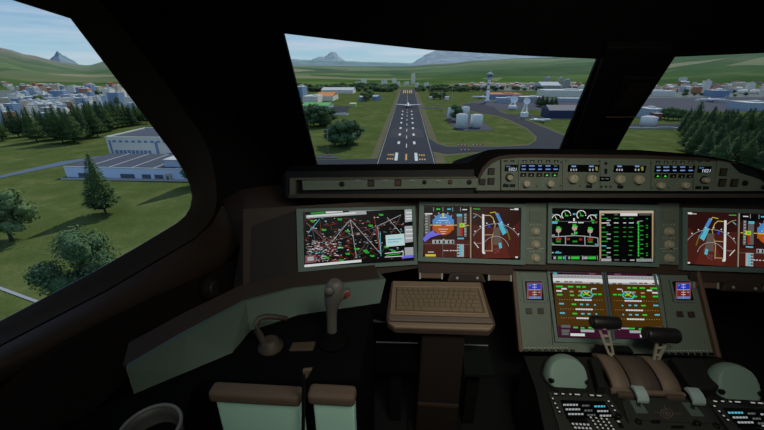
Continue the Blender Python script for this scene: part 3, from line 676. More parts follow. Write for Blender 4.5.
airliner((2.4, 925, GZ+.5), 62, 0, 'white airliner on the runway seen from behind', 0)
airliner(G(541, 122)+Vector((0, 0, .4)), 38, -1.35, 'white airliner parked beside the dark navy hangar', 0, mat('fin_grey', (170, 176, 184), .5))
airliner(G(711, 102)+Vector((0, 0, .3)), 66, 1.45, 'white airliner parked on the apron in the right windscreen', 0, MT['fin_grey'])
airliner(G(531, 99.5)+Vector((0, 0, .3)), 30, .8, 'small white airliner at the terminal beside the grey pier', 0, M_TILE)
airliner(G(480, 98.5)+Vector((0, 0, .3)), 50, 1.4, 'white airliner beside the foot of the control tower', 0, MT['fin_grey'])

# ================================================================== COCKPIT SHELL
M_LIN = mat('lining_brown', (52, 42, 36), .75, var=.12, scale=6, spec=.2)
M_BLK = mat('trim_black', (16, 15, 15), .7, var=.2, scale=30, spec=.15)
M_DRK = mat('lining_dark', (30, 25, 22), .8, var=.15, scale=8, spec=.15)
M_GLS = glass_mat()
WO = Vector((0, 1.75, .85)); WN = Vector((0, .4, .45)).normalized()
def wf(x, y): return onpl(x, y, WO, WN)
winL = [(283, 33.5), (355, 42), (430, 50), (530, 56), (598, 59), (560, 150), (552, 171), (420, 180), (321, 180), (317, 165), (300, 100)]
winR = [(675, 57), (764, 53), (850, 52), (850, 190), (760, 184), (606, 172), (615, 148)]
Lp = [wf(*q) for q in winL]; Rp = [Vector((min(p.x, 2.12), p.y, p.z)) for p in [wf(*q) for q in winR]]
def onW(z): return 1.75-(z-.85)*1.125
XL, XR = -.75, 2.25
outer = [(XL, onW(.3), .3), (XR, onW(.3), .3), (XR, onW(1.62), 1.62), (XL, onW(1.62), 1.62)]
b = MB(); b.holed(outer, [Lp, Rp], WN*.016); b.prism([(XL, onW(.3), 0), (XR, onW(.3), 0), (XR, onW(.3), .3), (XL, onW(.3), .3)], (0, .05, 0))
o = b.build('wall_front', M_BLK); struct(o)
# side window: pane further out than the lining, with a rounded surround
sw = [(-130, -50), (14, 0), (72, 18.5), (120, 82), (168, 146), (178, 160), (187, 175), (191, 186), (193, 197), (191, 208), (186, 216), (178, 223), (140, 246), (100, 269), (40, 301), (0, 322), (-130, 392)]
so_ = [(-170, -95), (14, -42), (92, -10), (150, 62), (200, 132), (208, 148), (213, 165), (216, 182), (217, 200), (214, 215), (206, 227), (194, 238), (150, 264), (106, 290), (44, 322), (0, 345), (-140, 430)]
inn = [atX(x, y, XL-.035) for x, y in sw]; out_ = [atX(x, y, XL) for x, y in so_]
yb = -1.3
wl_outer = [(XL, yb, 0), (XL, onW(.3), 0), (XL, onW(.3), .3), (XL, onW(1.62), 1.62), (XL, yb, 1.62)]
mr_ = lambda ps: [(XL+(XR-p[0]), p[1], p[2]) for p in ps]
def clampY(ps): return [Vector((p[0], max(p[1], yb+.06), min(p[2], 1.58))) for p in ps]
inn = clampY(inn); out_ = clampY(out_)
for nm, mirror in (('wall_left', False), ('wall_right', True)):
    f = (lambda p: Vector((XL+XR-p[0], p[1], p[2]))) if mirror else (lambda p: Vector(p))
    b = MB(); b.holed([f(p) for p in wl_outer], [[f(p) for p in out_]], (.06 if mirror else -.06, 0, 0)); struct(b.build(nm, M_DRK))
    b = MB(); n = len(inn); b.smooth = True
    mid = [(a*.45+c*.55)+Vector((-.006, 0, 0)) for a, c in zip(inn, out_)]
    ring = []
    for L_ in (out_, mid, inn): ring.append([f(p) for p in L_])
    ring.append([f(p+Vector((-.004, 0, 0))) for p in inn])
    b.ring_loft(ring, cap=False); o = b.build('trim_4' if mirror else 'trim_3', mat('surround_brown', (60, 51, 42), .6, var=.1, scale=5)); struct(o)
    b = MB(); b.prism([f(p+Vector((-.003, 0, 0))) for p in inn], (.004 if mirror else -.004, 0, 0)); struct(b.build('window_4' if mirror else 'window_3', M_GLS))
for nm, P_ in (('window_1', Lp), ('window_2', Rp)):
    c = sum(P_, Vector())/len(P_); b = MB(); b.prism([p+WN*.006 for p in P_], WN*.004); struct(b.build(nm, M_GLS))
b = MB(); b.box(((XL+XR)/2, .45, -.02), (XR-XL+.1, 3.6, .04)); struct(b.build('floor', mat('floor_black', (14, 14, 14), .9)))
b = MB(); b.box(((XL+XR)/2, (yb+onW(1.62))/2, 1.65), (XR-XL+.1, onW(1.62)-yb+.1, .06)); struct(b.build('ceiling', M_BLK))
b = MB(); b.box(((XL+XR)/2, yb-.03, .81), (XR-XL+.1, .06, 1.62)); struct(b.build('wall_back', M_BLK))
# added unseen brow over the windscreen, keeps the high sun off the flight deck
b = MB(); b.prism([(XL-.1, 1.22, 1.345), (XR+.1, 1.22, 1.345), (XR-.1, 2.45, 1.41), (XL+.1, 2.45, 1.41)], (0, 0, .04)); struct(b.build('trim_added_sun_brow', M_BLK))
b = MB(); b.box(((XL+XR)/2, 1.92, .595), (XR-XL, .22, .02)); struct(b.build('trim_added_sun_plate', M_BLK))  # added unseen plate, closes the gap behind the coaming to sunlight
# centre post with its lining, and the corner lining between the two left windows
def strip(nm, a_, b_, m, off, parent=None):
    b = MB(); b.smooth = False
    b.prism([wf(*q) for q in a_+b_[::-1]], off); return b.build(nm, m, parent, bevel=.006)
o = strip('trim_post', [(606, 40), (568, 150), (562, 172)], [(672, 40), (613, 150), (602, 172)], M_BLK, -WN*.03); struct(o)
Pp = Panel(wf(625, 90)-WN*.0325, 0)
root = empty('compass_housing', None, 'folded standby compass housing on the centre windscreen post', 'compass')
b = MB(); b.prism([wf(*q)-WN*.031 for q in [(622, 68), (655, 68), (634, 106), (604, 106)]], -WN*.012); b.build('cover', M_BLK, root, bevel=.003)
b = MB(); b.prism([wf(*q)-WN*.044 for q in [(628, 72), (650, 72), (632, 101), (610, 101)]], -WN*.002); b.build('flap', M_DRK, root)
b = MB(); b.bar(wf(604, 107)-WN*.046, wf(632, 107)-WN*.046, .004, .006); b.build('latch', mat('latch_brown', (60, 38, 30), .7), root)
# corner lining (broad dark column between side window and windscreen) with its brown lower end
cv = [(215, 128), (240, 160), (262, 172), (290, 176)]
# sill ledge under the side window
up_ = [(-140, 432), (0, 347), (44, 324), (106, 292), (150, 266), (194, 240), (212, 224), (222, 205)]
lo_ = [(-140, 470), (0, 371), (44, 352), (106, 320), (150, 300), (194, 280), (226, 262), (246, 236)]
b = MB(); b.smooth = True
a1 = [atX(x, y, XL+.004) for x, y in up_]; a3 = [atX(x, y, XL+.05) for x, y in lo_]
a2 = [p*.5+q*.5+Vector((.02, 0, .008)) for p, q in zip(a1, a3)]; a4 = [p+Vector((-.045, 0, -.05)) for p in a3]
vs = a1+a2+a3+a4; n = len(a1); fs = [(r*n+i, r*n+i+1, (r+1)*n+i+1, (r+1)*n+i) for r in range(3) for i in range(n-1)]
b.add(vs, fs); struct(b.build('trim_1', mat('sill_brown', (66, 52, 43), .6, var=.1, scale=5)))
# forward corner panel between the sill and the instrument panel
Q = lambda x, y, X_: atX(x, y, X_)
b = MB()
cr1 = [(222, 205, -.735), (250, 178, -.62), (300, 172, -.44)]
A = [atX(222, 200, -.745), atX(240, 190, -.68), atX(262, 186, -.60), atX(300, 184, -.45)]
Bm = [atX(240, 245, -.66), atX(243, 228, -.62), atX(262, 212, -.52), atX(300, 203, -.42)]
Cc = [atX(232, 296, -.60), atX(240, 300, -.57), atX(250, 300, -.52), atX(262, 292, -.48)]
b.smooth = True
for u_, v_ in ((A, Bm), (Bm, Cc)):
    b.add(u_+v_, [(i, i+1, i+5, i+4) for i in range(3)])
struct(b.build('trim_2', mat('corner_brown', (58, 44, 36), .65, var=.1, scale=5)))
# lower wall lining below the sill, down to the green console band
b = MB(); b.prism([atX(*q, -.69) for q in [(-60, 470), (60, 346), (150, 300), (236, 262), (252, 292), (150, 352), (126, 380), (-60, 560)]], (-.03, 0, 0)); struct(b.build('trim_5', mat('wall_red_brown', (30, 21, 18), .8)))
p = atX(211, 288, -.66); q = Matrix.Rotation(PI/2, 3, 'Y')
root = empty('air_vent', TL(p), 'round dark air vent knob on the side wall beneath the window sill', 'vent')
b = MB(); b.lathe([(.040, -.02), (.040, .006), (.034, .012)], (0, 0, 0), 24, q); b.build('ring', M_DRK, root)
b = MB(); b.lathe([(.031, .0), (.031, .014), (.026, .018), (.01, .018)], (0, 0, 0), 24, q); b.box((.02, 0, 0), (.006, .01, .05)); b.build('dial', mat('vent_brown', (46, 38, 34), .5), root)

# ---- side console with the green band
M_GRN = mat('console_green', (72, 86, 74), .7, var=.08, scale=12)
tp = [(126, 369), (186, 334), (246, 301.5), (294, 288.5), (340, 283.5), (377, 280), (386, 279)]; zt, zb = .62, .57
bt = [(134, 394), (184, 373), (232, 353), (250, 331), (298, 315), (373, 304), (380, 303)]
T_ = [atZ(x, y, zt) for x, y in tp]; B_ = [atZ(x, y, zb) for x, y in bt]
b = MB(); n = 7; b.add(T_+B_, [(i, i+1, n+i+1, n+i) for i in range(n-1)]); b.add([t for t in T_]+[t+Vector((-.03, .05, -.002)) for t in T_], [(i, i+1, n+i+1, n+i) for i in range(n-1)])
console = empty('side_console', TL((-.4, .6, 0)), 'dark side console with a pale green band along the wall', 'console')
CI = console.matrix_world.inverted() if False else TL((.4, -.6, 0))
def under(o, root, loc): o.parent = root; o.matrix_parent_inverse = TL(-Vector(loc)); return o
under(b.build('green_band', M_GRN), console, (-.4, .6, 0))
poly = [atZ(x, y, zb-.002) for x, y in [(60, 425), (134, 394), (184, 373), (232, 353), (250, 331), (298, 315), (373, 304), (364, 350), (359, 380), (200, 380), (190, 396), (184, 425), (186, 470), (60, 470)]]
b = MB(); b.prism(poly, (0, 0, -.53)); under(b.build('console_body', mat('console_black', (9, 9, 9), .9, spec=.05)), console, (-.4, .6, 0))
# brown rim above the band, following the instrument panel foot
b = MB(); T2 = [atZ(x, y, zt+.006) for x, y in [(122, 364), (181, 330), (243, 298), (293, 285.5), (340, 280.5), (380, 276.5)]]
n = 6; b.add([t+Vector((0, 0, -.006)) for t in T2]+[t+Vector((-.02, .05, .01)) for t in T2]+[t+Vector((0, 0, -.012)) for t in T2], [(i, i+1, n+i+1, n+i) for i in range(n-1)]+[(i, i+1, 2*n+i+1, 2*n+i) for i in range(n-1)])
under(b.build('band_rim', mat('rim_brown', (50, 40, 32), .6)), console, (-.4, .6, 0))
# sidestick
zc = zb
p = atZ(333, 341, zc); s = mpp(p)
root = empty('sidestick', TL(p), 'grey-brown sidestick with a red button on the black side console', 'sidestick')
M_STK = mat('stick_grey', (84, 80, 74), .5, var=.1)
def V(px, py, dy=0): 
    q = onpl(px, py, p+Vector((0, dy, 0)), Vector((0, 1, 0))); return q-p
def ell(c, rx, ry, n=16): return [Vector(c)+Vector((rx*math.cos(2*PI*k/n), ry*math.sin(2*PI*k/n), 0)) for k in range(n)]
b = MB(); b.lathe([(.04, 0), (.038, .006), (.026, .012), (.021, .022), (.016, .03)], n=24); b.build('gaiter', mat('gaiter_black', (8, 8, 8), .9, spec=.05), root)
spine = [(332.5, 340, 5.2), (332, 333, 5), (332, 325, 5), (331.8, 317, 5), (331.8, 310, 5.6), (332.2, 304, 7.2), (333.5, 297, 9), (334.5, 290, 9.6), (334.8, 284, 8.2), (334.8, 280.3, 4.5)]
b = MB(); b.ring_loft([ell(V(x, y), r_*s*.98, r_*s*.8) for x, y, r_ in spine]); b.build('grip', M_STK, root)
b = MB(); b.ring_loft([ell(V(x, y), r_*s, r_*s*.8) for x, y, r_ in [(338, 300, 3.5), (342, 297, 5), (345, 293, 5), (347, 289, 3.4)]]); b.build('trigger_horn', M_STK, root)
b = MB(); b.lathe([(.0055, -.006), (.006, 0), (.004, .003)], V(346, 291)+Vector((.006, -.017, 0)), 12, Matrix.Rotation(PI/2, 3, 'X')); tag(b.build('button', mat('button_red', (190, 70, 55), .4, emit=.15), root), 'small red button')
b = MB(); b.ball(V(331, 286)+Vector((0, -.02, 0)), .012, 12, 8, sc=(1, .8, 1)); b.build('thumb_switch', mat('switch_grey', (80, 76, 72), .5), root)
# steering tiller
p = atZ(271, 348, zc); s = mpp(p)
root = empty('steering_tiller', TL(p), 'brown curved nose-wheel steering handle on the side console', 'handle')
M_TIL = mat('tiller_brown', (62, 53, 44), .55, var=.1)
b = MB(); b.lathe([(.030, 0), (.030, .008), (.022, .014), (.02, .024), (.012, .028)], n=24); b.build('base', M_TIL, root)
pts = [V(267, 345, 0), V(262, 339, 0), V(257.5, 331, 0), V(256.5, 323, 0), V(259, 318.5, .01), V(266, 316.5, .02), (V(276, 317, .03)), V(287, 318.5, .04)]
b = MB(); b.tube(pts, [.009, .009, .008, .008, .0075, .007, .0065, .006]); b.build('handle', M_TIL, root)
pp = [atZ(x, y, zc+.001) for x, y in [(293, 344), (316, 343), (313, 351.5), (289, 352)]]
b = MB(); b.prism(pp, (0, 0, .006)); tag(b.build('console_plate', mat('plate_brown', (70, 58, 46), .5), bevel=.002), 'small flat brown plate lying between the tiller and the sidestick', 'plate')
# storage boxes / arm pads
M_CUSH = mat('cushion_brown', (88, 72, 60), .8, var=.12, scale=40, bump=.2); M_PALE = mat('box_pale_green', (176, 216, 196), .7, var=.06, scale=10)
def padbox(x0, x1, yt, yf, label, z=.62):
    a = atZ(x0, yf, z); c = atZ(x1, yf, z); d_ = atZ(x0, yt, z); w_ = c.x-a.x; dp = d_.y-a.y; cx = (a.x+c.x)/2
    root = empty('storage_box', TL((cx, a.y, z)), label, 'storage box')
    b = MB(); b.box((0, dp/2, -.014), (w_, dp, .028)); b.build('lid', M_CUSH, root, bevel=.009, seg=3)
    b = MB(); b.box((.003, dp/2+.004, -.2), (w_-.012, dp-.008, .345)); b.build('body', M_PALE, root, bevel=.004)
    return root
padbox(206, 301, 379, 393, 'wide pale green box with a brown padded lid, left of the black strap')
padbox(306, 355, 381, 395.5, 'narrow pale green box with a brown padded lid, right of the black strap')
b = MB(); yS = atZ(303, 395, .62).y-.014; pts = [atY(304, 374, yS), atY(303.8, 392, yS), atY(303.2, 430, yS), atY(303, 520, yS)]
for a, c in zip(pts, pts[1:]): b.bar(a, c, .009, .005)
root = empty('strap', TL(pts[0]), 'black vertical strap between the two pale green boxes', 'strap')
under(b.build('webbing', M_BLK), root, pts[0]); b = MB(); b.prism([atY(x, y, yS) for x, y in [(302, 371), (312, 370), (307, 379), (304, 379)]], (0, .008, 0)); under(b.build('buckle', mat('buckle_brown', (88, 72, 60), .5), bevel=.002), root, pts[0])
# cup holder
p = atZ(150, 431, .60); s = mpp(p)
root = empty('cup_holder', TL(p), 'round grey cup holder at the bottom edge of the side console', 'cup holder')
R1 = 29*s
b = MB(); b.lathe([(R1*.86, -.09), (R1, -.004), (R1*1.0, .003), (R1*.93, .004), (R1*.84, -.012), (R1*.74, -.085), (.001, -.088)], n=36, cap=False); b.build('cup', mat('cup_grey', (70, 70, 66), .5), root)
b = MB(); b.tube([(R1*.97*math.cos(2*PI*k/32), R1*.97*math.sin(2*PI*k/32), .004) for k in range(32)], .0035, 8, True); b.build('rim', mat('rim_grey', (110, 106, 100), .4), root)
b = MB(); b.lathe([(.001, -.06), (R1*.78, -.06), (R1*.78, -.055), (.001, -.055)], n=30); b.build('liner', mat('liner_green', (56, 66, 60), .6), root)

# ================================================================== INSTRUMENT PANEL
M_BEZ = mat('bezel_green_grey', (98, 115, 105), .55, var=.08, scale=30)
M_PNL = mat('panel_green_grey', (100, 109, 94), .6, var=.08, scale=30)
M_PBR = mat('panel_brown', (58, 44, 34), .65, var=.12, scale=20)
M_BROWN = mat('trim_brown', (96, 74, 58), .6, var=.1, scale=20)
M_HOLE = mat('recess_black', (8, 8, 8), .5, var=.1)
M_KNOB = mat('knob_beige', (162, 154, 128), .5, var=.08, scale=60)
M_BTN = mat('button_dark_brown', (52, 42, 34), .5)
M_SCR = mat('screen_black', (18, 14, 13), .25, emit=.55)
def E_(name, rgb, e=.8): return mat('lit_'+name, rgb, .4, emit=e)
WHT = E_('white', (222, 225, 225), .8); GRN = E_('green', (50, 200, 60), .8); DGRN = E_('dark_green', (44, 160, 54), .65); CYN = E_('cyan', (90, 200, 220), .7)
RED = E_('red', (180, 50, 34), .65); BRN = E_('maroon', (88, 38, 28), .55); BRN2 = E_('maroon_dark', (58, 26, 22), .5); ORG = E_('horizon_orange', (200, 92, 40), .65)
BLU = E_('sky_blue', (80, 150, 215), .7); GRY = E_('grey', (110, 112, 112), .6); LGR = E_('light_grey', (176, 180, 182), .72); YEL = E_('yellow', (215, 200, 40), .8)
PUR = E_('violet', (110, 110, 225), .8); TAN = E_('tan', (186, 160, 120), .7); OLI = E_('olive_brown', (92, 62, 14), .5); DBLU = E_('deep_blue', (30, 60, 190), .8); PNK = E_('mauve', (150, 90, 100), .6); WIN = E_('window_blue', (120, 160, 225), .8)
BLK = E_('black', (10, 10, 11), .4); MAG = E_('plum', (74, 26, 52), .5); DRED = E_('dark_red', (140, 40, 30), .6)

LEAN = math.radians(24); PM = Panel((0.75, 1.24, .62), LEAN); PO = Panel((.045, 1.24, .62), LEAN, math.radians(18), math.radians(-3.7))
def frame_obj(root_M, P): return None
def unit(P, px, label, draw, name='display_unit', scr=None, cat='display', thick=.022, mirror=None, f=None, group=None, th2=.004):
    """px: outer bezel corners; scr: screen corners; draw(D) puts the lit marks on the screen"""
    cx, cy, w_, h_ = P.LR(*px)
    sx, sy, sw_, sh_ = P.LR(*scr)
    root = empty(name, P.M, label, cat, group)
    b = MB()
    for (x0, x1, y0, y1) in ((cx-w_/2, sx-sw_/2, cy-h_/2, cy+h_/2), (sx+sw_/2, cx+w_/2, cy-h_/2, cy+h_/2), (sx-sw_/2, sx+sw_/2, sy+sh_/2, cy+h_/2), (sx-sw_/2, sx+sw_/2, cy-h_/2, sy-sh_/2)):
        b.box(((x0+x1)/2, (y0+y1)/2, thick/2-.004), (x1-x0, y1-y0, thick))
    for k in range(-2, 3): b.cyl((cx+k*w_*.2, cy+h_/2-.006, thick-.0045), (cx+k*w_*.2, cy+h_/2-.006, thick-.002), .002, 8)
    bz = b.build('bezel', M_BEZ, root)
    b = MB(); b.box((sx, sy, .004), (sw_+.002, sh_+.002, .006)); sc = b.build('screen', M_SCR, root)
    D = Draw(P, .0078, f); draw(D, (sx, sy, sw_, sh_)); D.build('screen_graphics', None, sc)
    return root

# --- main panel body
b = MB(); q = lambda P, x, y, z=0: P.M @ P.L(x, y, z)
root = empty('instrument_panel', PM.M, 'dark brown main instrument panel carrying the row of wide displays', 'instrument panel')
x0 = PM.L(417, 230).x; b = MB(); top = PM.L(600, 196).y; bot = PM.L(600, 272).y
b.box(((x0+XR-.02-.75)/2, (top+bot)/2, -.012), (XR-.02-.75-x0, top-bot, .016)); b.build('panel_plate', M_PBR, root)
b = MB(); o3 = [PM.I @ (PO.M @ PO.L(x, y, -.004)) for x, y in [(243, 209), (417, 199), (419, 268), (243, 296)]]
b.prism(o3, (0, 0, -.012)); b.build('outboard_plate', M_PBR, root)
b = MB(); o3 = [PM.I @ (PO.M @ PO.L(x, y, -.002)) for x, y in [(252, 226), (297, 210), (296, 274), (250, 290)]]
b.prism(o3, (0, 0, .003)); b.build('blanking_plate', mat('blank_dark', (34, 29, 25), .7), root)

# --- outboard chart display
def chart(D, s):
    r = random.Random(3)
    X = lambda u: 306+u*(413.5-306)/620.; 
    def L(zx, zy): return (295+zx/5.73, 200+zy/5.73)
    P_ = lambda *pts: [L(*p) for p in pts]
    D.poly(P_((62, 62), (682, 40), (690, 330), (50, 385)), BLK)
    inner = lambda: L(r.uniform(66, 612), r.uniform(105, 330))
    for k in range(74):
        a = L(*((r.uniform(60, 330), r.uniform(110, 360)) if k < 46 else (r.uniform(200, 610), r.uniform(100, 330)))); an = r.choice([.3, .9, 1.5, 2.2, 2.8])+r.uniform(-.2, .2); ln = r.uniform(5, 20)
        c = (min(403, max(304.8, a[0]+ln*math.cos(an))), min(262, max(217, a[1]+ln*math.sin(an)*.6))); D.line([a, c], .65, r.choice([DRED, DRED, BRN, E_('chart_rust', (120, 60, 40), .55)]))
    hubs = [(315, 112), (350, 325), (490, 310), (470, 150), (210, 240), (95, 150), (605, 85), (400, 290), (130, 300)]
    for i, (a, c) in enumerate([(0, 1), (0, 2), (0, 4), (3, 2), (3, 6), (4, 3), (1, 3), (2, 6), (5, 4), (4, 8), (0, 8), (5, 8), (7, 3), (1, 7)]):
        D.line([L(*hubs[a]), L(*hubs[c])], .6 if i < 5 else .4, LGR if i < 5 else GRY)
    D.line(P_((140, 110), (75, 190)), .6, CYN); D.line(P_((490, 320), (485, 180)), .6, CYN); D.line(P_((525, 100), (620, 210)), .6, LGR); D.line(P_((450, 90), (480, 280)), .6, RED); D.line(P_((65, 130), (200, 260)), .8, PNK)
    for k in range(330):
        zx, zy = (r.uniform(62, 250), r.uniform(230, 350)) if k < 170 else (r.uniform(62, 615), r.uniform(100, 340))
        x, y = L(zx, zy); w_ = r.uniform(.8, 2.6); D.line([(x, y), (x+w_, y-.1)], r.uniform(.35, .75), r.choice([LGR, WHT, LGR, PNK, WHT, CYN]))
    for k in range(70):
        zx, zy = (r.uniform(62, 250), r.uniform(230, 360)); x, y = L(zx, zy); D.line([(x, y), (x+r.uniform(-4, 4), y+r.uniform(-3, 3))], .4, r.choice([DRED, E_('chart_rust', (120, 60, 40), .55), BRN]))
    for zx, zy in [(100, 122), (255, 112), (300, 180), (165, 172), (430, 148), (255, 272), (300, 308), (400, 290), (440, 320), (350, 280), (490, 86), (560, 292), (265, 345), (410, 300), (520, 270), (180, 330)]:
        x, y = L(zx, zy)
        for j in range(2): D.rect(x-2.4+j*.8, y-.9+j*1., x+2.2, y-.3+j*1., GRN)
    D.poly(P_((62, 88), (405, 62), (408, 82), (64, 106)), LGR); D.poly(P_((305, 54), (600, 40), (602, 54), (308, 68)), LGR)
    D.poly(P_((175, 66), (272, 60), (272, 70), (175, 77)), WHT); D.poly(P_((90, 72), (170, 67), (170, 77), (90, 82)), DGRN)
    D.poly(P_((70, 90), (345, 70), (346, 78), (72, 98)), WHT)
    for a, c in ((52, 128), (150, 245), (272, 330)): D.poly(P_((624, a), (678, a-3), (682, c-8), (627, c)), LGR)
    for a in (70, 90, 105, 168, 190, 215): D.poly(P_((630, a), (674, a-2), (675, a+5), (631, a+7)), WHT)
    D.poly(P_((608, 318), (684, 312), (685, 327), (610, 334)), PUR)
    D.poly(P_((516, 202), (622, 192), (626, 258), (520, 268)), E_('pale_cyan', (188, 215, 215), .85)); D.poly(P_((528, 225), (612, 218), (612, 224), (528, 231)), CYN); D.poly(P_((528, 240), (590, 235), (590, 240), (528, 245)), CYN)
    D.poly(P_((512, 305), (615, 292), (616, 320), (512, 325)), BLK); D.line(P_((512, 306), (616, 294), (616, 320), (512, 326)), .8, WHT); D.line(P_((520, 316), (600, 306)), .8, GRN)
    D.poly(P_((52, 370), (378, 340), (379, 354), (52, 384)), WHT); D.poly(P_((58, 318), (120, 312), (120, 355), (58, 362)), PNK); D.poly(P_((70, 326), (105, 322), (108, 345), (72, 350)), LGR)
unit(PO, (299.5, 207.5, 417, 267.5), 'outboard chart display angled to the pilot, showing a dark route map', chart, scr=(305.5, 210.7, 413.8, 263.5), name='display_unit')

# --- pilot's flight and navigation display
def pfd(D, s):
    def L(zx, zy): return (415+zx/6.42, 198+zy/6.42)
    P_ = lambda *pts: [L(*p) for p in pts]
    R_ = lambda a, b_, c, d_, m: D.poly(P_((a, b_), (c, b_), (c, d_), (a, d_)), m)
    R_(50, 55, 352, 380, BRN2); R_(60, 270, 345, 378, BRN); R_(50, 60, 350, 100, BLK)
    R_(366, 58, 668, 385, BRN); D.poly(P_((366, 58), (668, 62), (668, 150), (600, 200), (366, 170)), BRN2); D.poly(P_((470, 300), (530, 180), (610, 385), (430, 385)), E_('maroon_light', (104, 44, 32), .6))
    R_(350, 58, 362, 384, GRY); R_(352, 58, 356, 384, TAN)
    # attitude
    for c, a0, a1, m in (((180, 168), 0, 180, BLU), ((180, 170), 180, 360, ORG)):
        pts = [L(c[0]+68*math.cos(math.radians(a0+(a1-a0)*k/16)), c[1]-68*math.sin(math.radians(a0+(a1-a0)*k/16))) for k in range(17)]; D.poly(pts, m)
    R_(112, 138, 248, 170, BLU); R_(112, 170, 248, 205, ORG)
    D.line(P_((60, 172), (112, 174)), .8, YEL); D.line(P_((248, 174), (345, 176)), .8, YEL); D.line(P_((118, 175), (168, 175)), 1.2, YEL); D.line(P_((196, 175), (244, 175)), 1.2, YEL); R_(173, 98, 186, 120, YEL)
    for a in (40, 65, 115, 140): D.line([L(180+64*math.cos(math.radians(a)), 160-64*math.sin(math.radians(a))), L(180+72*math.cos(math.radians(a)), 160-72*math.sin(math.radians(a)))], .7, WHT)
    for y, w_ in ((125, 22), (145, 34), (200, 30), (215, 20), (228, 12)): D.line(P_((180-w_, y), (180+w_, y)), .6, WHT)
    for x in (140, 160, 200, 220): R_(x-4, 156, x+4, 161, WHT)
    R_(62, 105, 97, 235, GRY)
    for k in range(7): R_(66, 110+k*18, 80, 116+k*18, LGR)
    R_(62, 98, 110, 106, WHT); R_(268, 118, 302, 245, GRY); R_(288, 185, 304, 240, RED); R_(312, 98, 330, 250, GRY)
    for k in range(8): R_(315, 104+k*18, 326, 112+k*18, LGR)
    R_(284, 162, 316, 188, YEL); R_(266, 103, 300, 118, CYN); R_(270, 255, 312, 264, CYN); R_(316, 200, 326, 208, GRN); R_(290, 168, 306, 182, GRN)
    D.poly(P_((118, 205), (128, 225), (175, 230), (100, 252), (62, 282), (50, 262), (70, 235)), PUR)
    R_(110, 268, 250, 292, LGR); 
    for x in (125, 150, 180, 210, 235): R_(x, 272, x+10, 290, BLK)
    R_(175, 262, 186, 270, YEL); D.line(P_((50, 293), (350, 298)), .5, GRY); D.line(P_((177, 262), (177, 376)), .6, GRY)
    R_(268, 296, 312, 376, LGR); R_(284, 300, 296, 372, CYN); 
    for k in range(4): R_(270, 304+k*18, 282, 312+k*18, BLK)
    for x in (182, 200, 222, 240, 256): R_(x, 334, x+12, 339, WHT)
    R_(66, 360, 132, 374, YEL); R_(82, 342, 120, 350, LGR)
    for x, m in ((136, GRN), (205, CYN)): R_(x, 68, x+24, 76, m)
    for x in (118, 178, 240, 290): D.line(P_((x, 60), (x, 86)), .5, LGR)
    R_(302, 72, 332, 78, WHT)
    # map
    R_(428, 105, 442, 352, WHT); D.line(P_((442, 112), (480, 112), (498, 130), (512, 170), (498, 235), (490, 260), (492, 345)), .9, TAN); D.line(P_((440, 236), (498, 236)), .9, TAN); D.line(P_((440, 338), (492, 338)), .9, TAN); D.line(P_((428, 130), (400, 108), (372, 100)), .7, TAN)
    D.line(P_((442, 112), (480, 112), (498, 130), (512, 170)), .5, YEL)
    D.poly(P_((500, 190), (540, 190), (548, 260), (560, 300), (500, 300)), E_('map_taupe', (112, 96, 84), .6))
    D.poly(P_((512, 102), (528, 96), (552, 150), (538, 158)), BLU); D.poly(P_((528, 160), (556, 156), (568, 190), (585, 222), (560, 238), (545, 205)), CYN); D.line(P_((585, 200), (606, 268)), 1.4, E_('map_olive', (120, 116, 40), .6)); D.line(P_((528, 96), (590, 220)), .8, BLU)
    D.poly(P_((468, 170), (482, 178), (478, 195), (466, 190)), DBLU); D.poly(P_((532, 290), (548, 285), (556, 318), (538, 325)), CYN)
    for a0, a1, rx, ry in ((20, 158, 155, 145), (10, 150, 82, 90)): D.arc(*L(515, 335 if rx < 100 else 310), rx/6.42*(1.05), a0+6, a1-6, .5, LGR, 24, ry=ry/6.42)
    for a in range(30, 156, 16): x = 515+168*math.cos(math.radians(a)); y = 310-157*math.sin(math.radians(a)); R_(x-4, y-4, x+4, y+3, WHT)
    D.line(P_((376, 282), (406, 320)), .9, WHT); D.line(P_((372, 128), (392, 112)), .8, CYN); D.line(P_((390, 290), (425, 290)), .5, TAN)
    D.line(P_((478, 96), (512, 90), (520, 104)), .7, YEL); D.line(P_((372, 70), (415, 72)), .8, GRN)
    for x, y in ((505, 325), (515, 335), (525, 342), (508, 348), (530, 330), (520, 320)): R_(x, y, x+9, y+6, PNK)
    R_(432, 345, 448, 358, WHT); R_(606, 72, 632, 76, WHT); R_(634, 66, 660, 78, WHT); R_(640, 374, 656, 384, WHT)
unit(PM, (418, 203, 523.5, 262.5), 'wide display before the pilot, attitude ball on its left half, map on its right', pfd, scr=(422.8, 206.6, 519, 258))
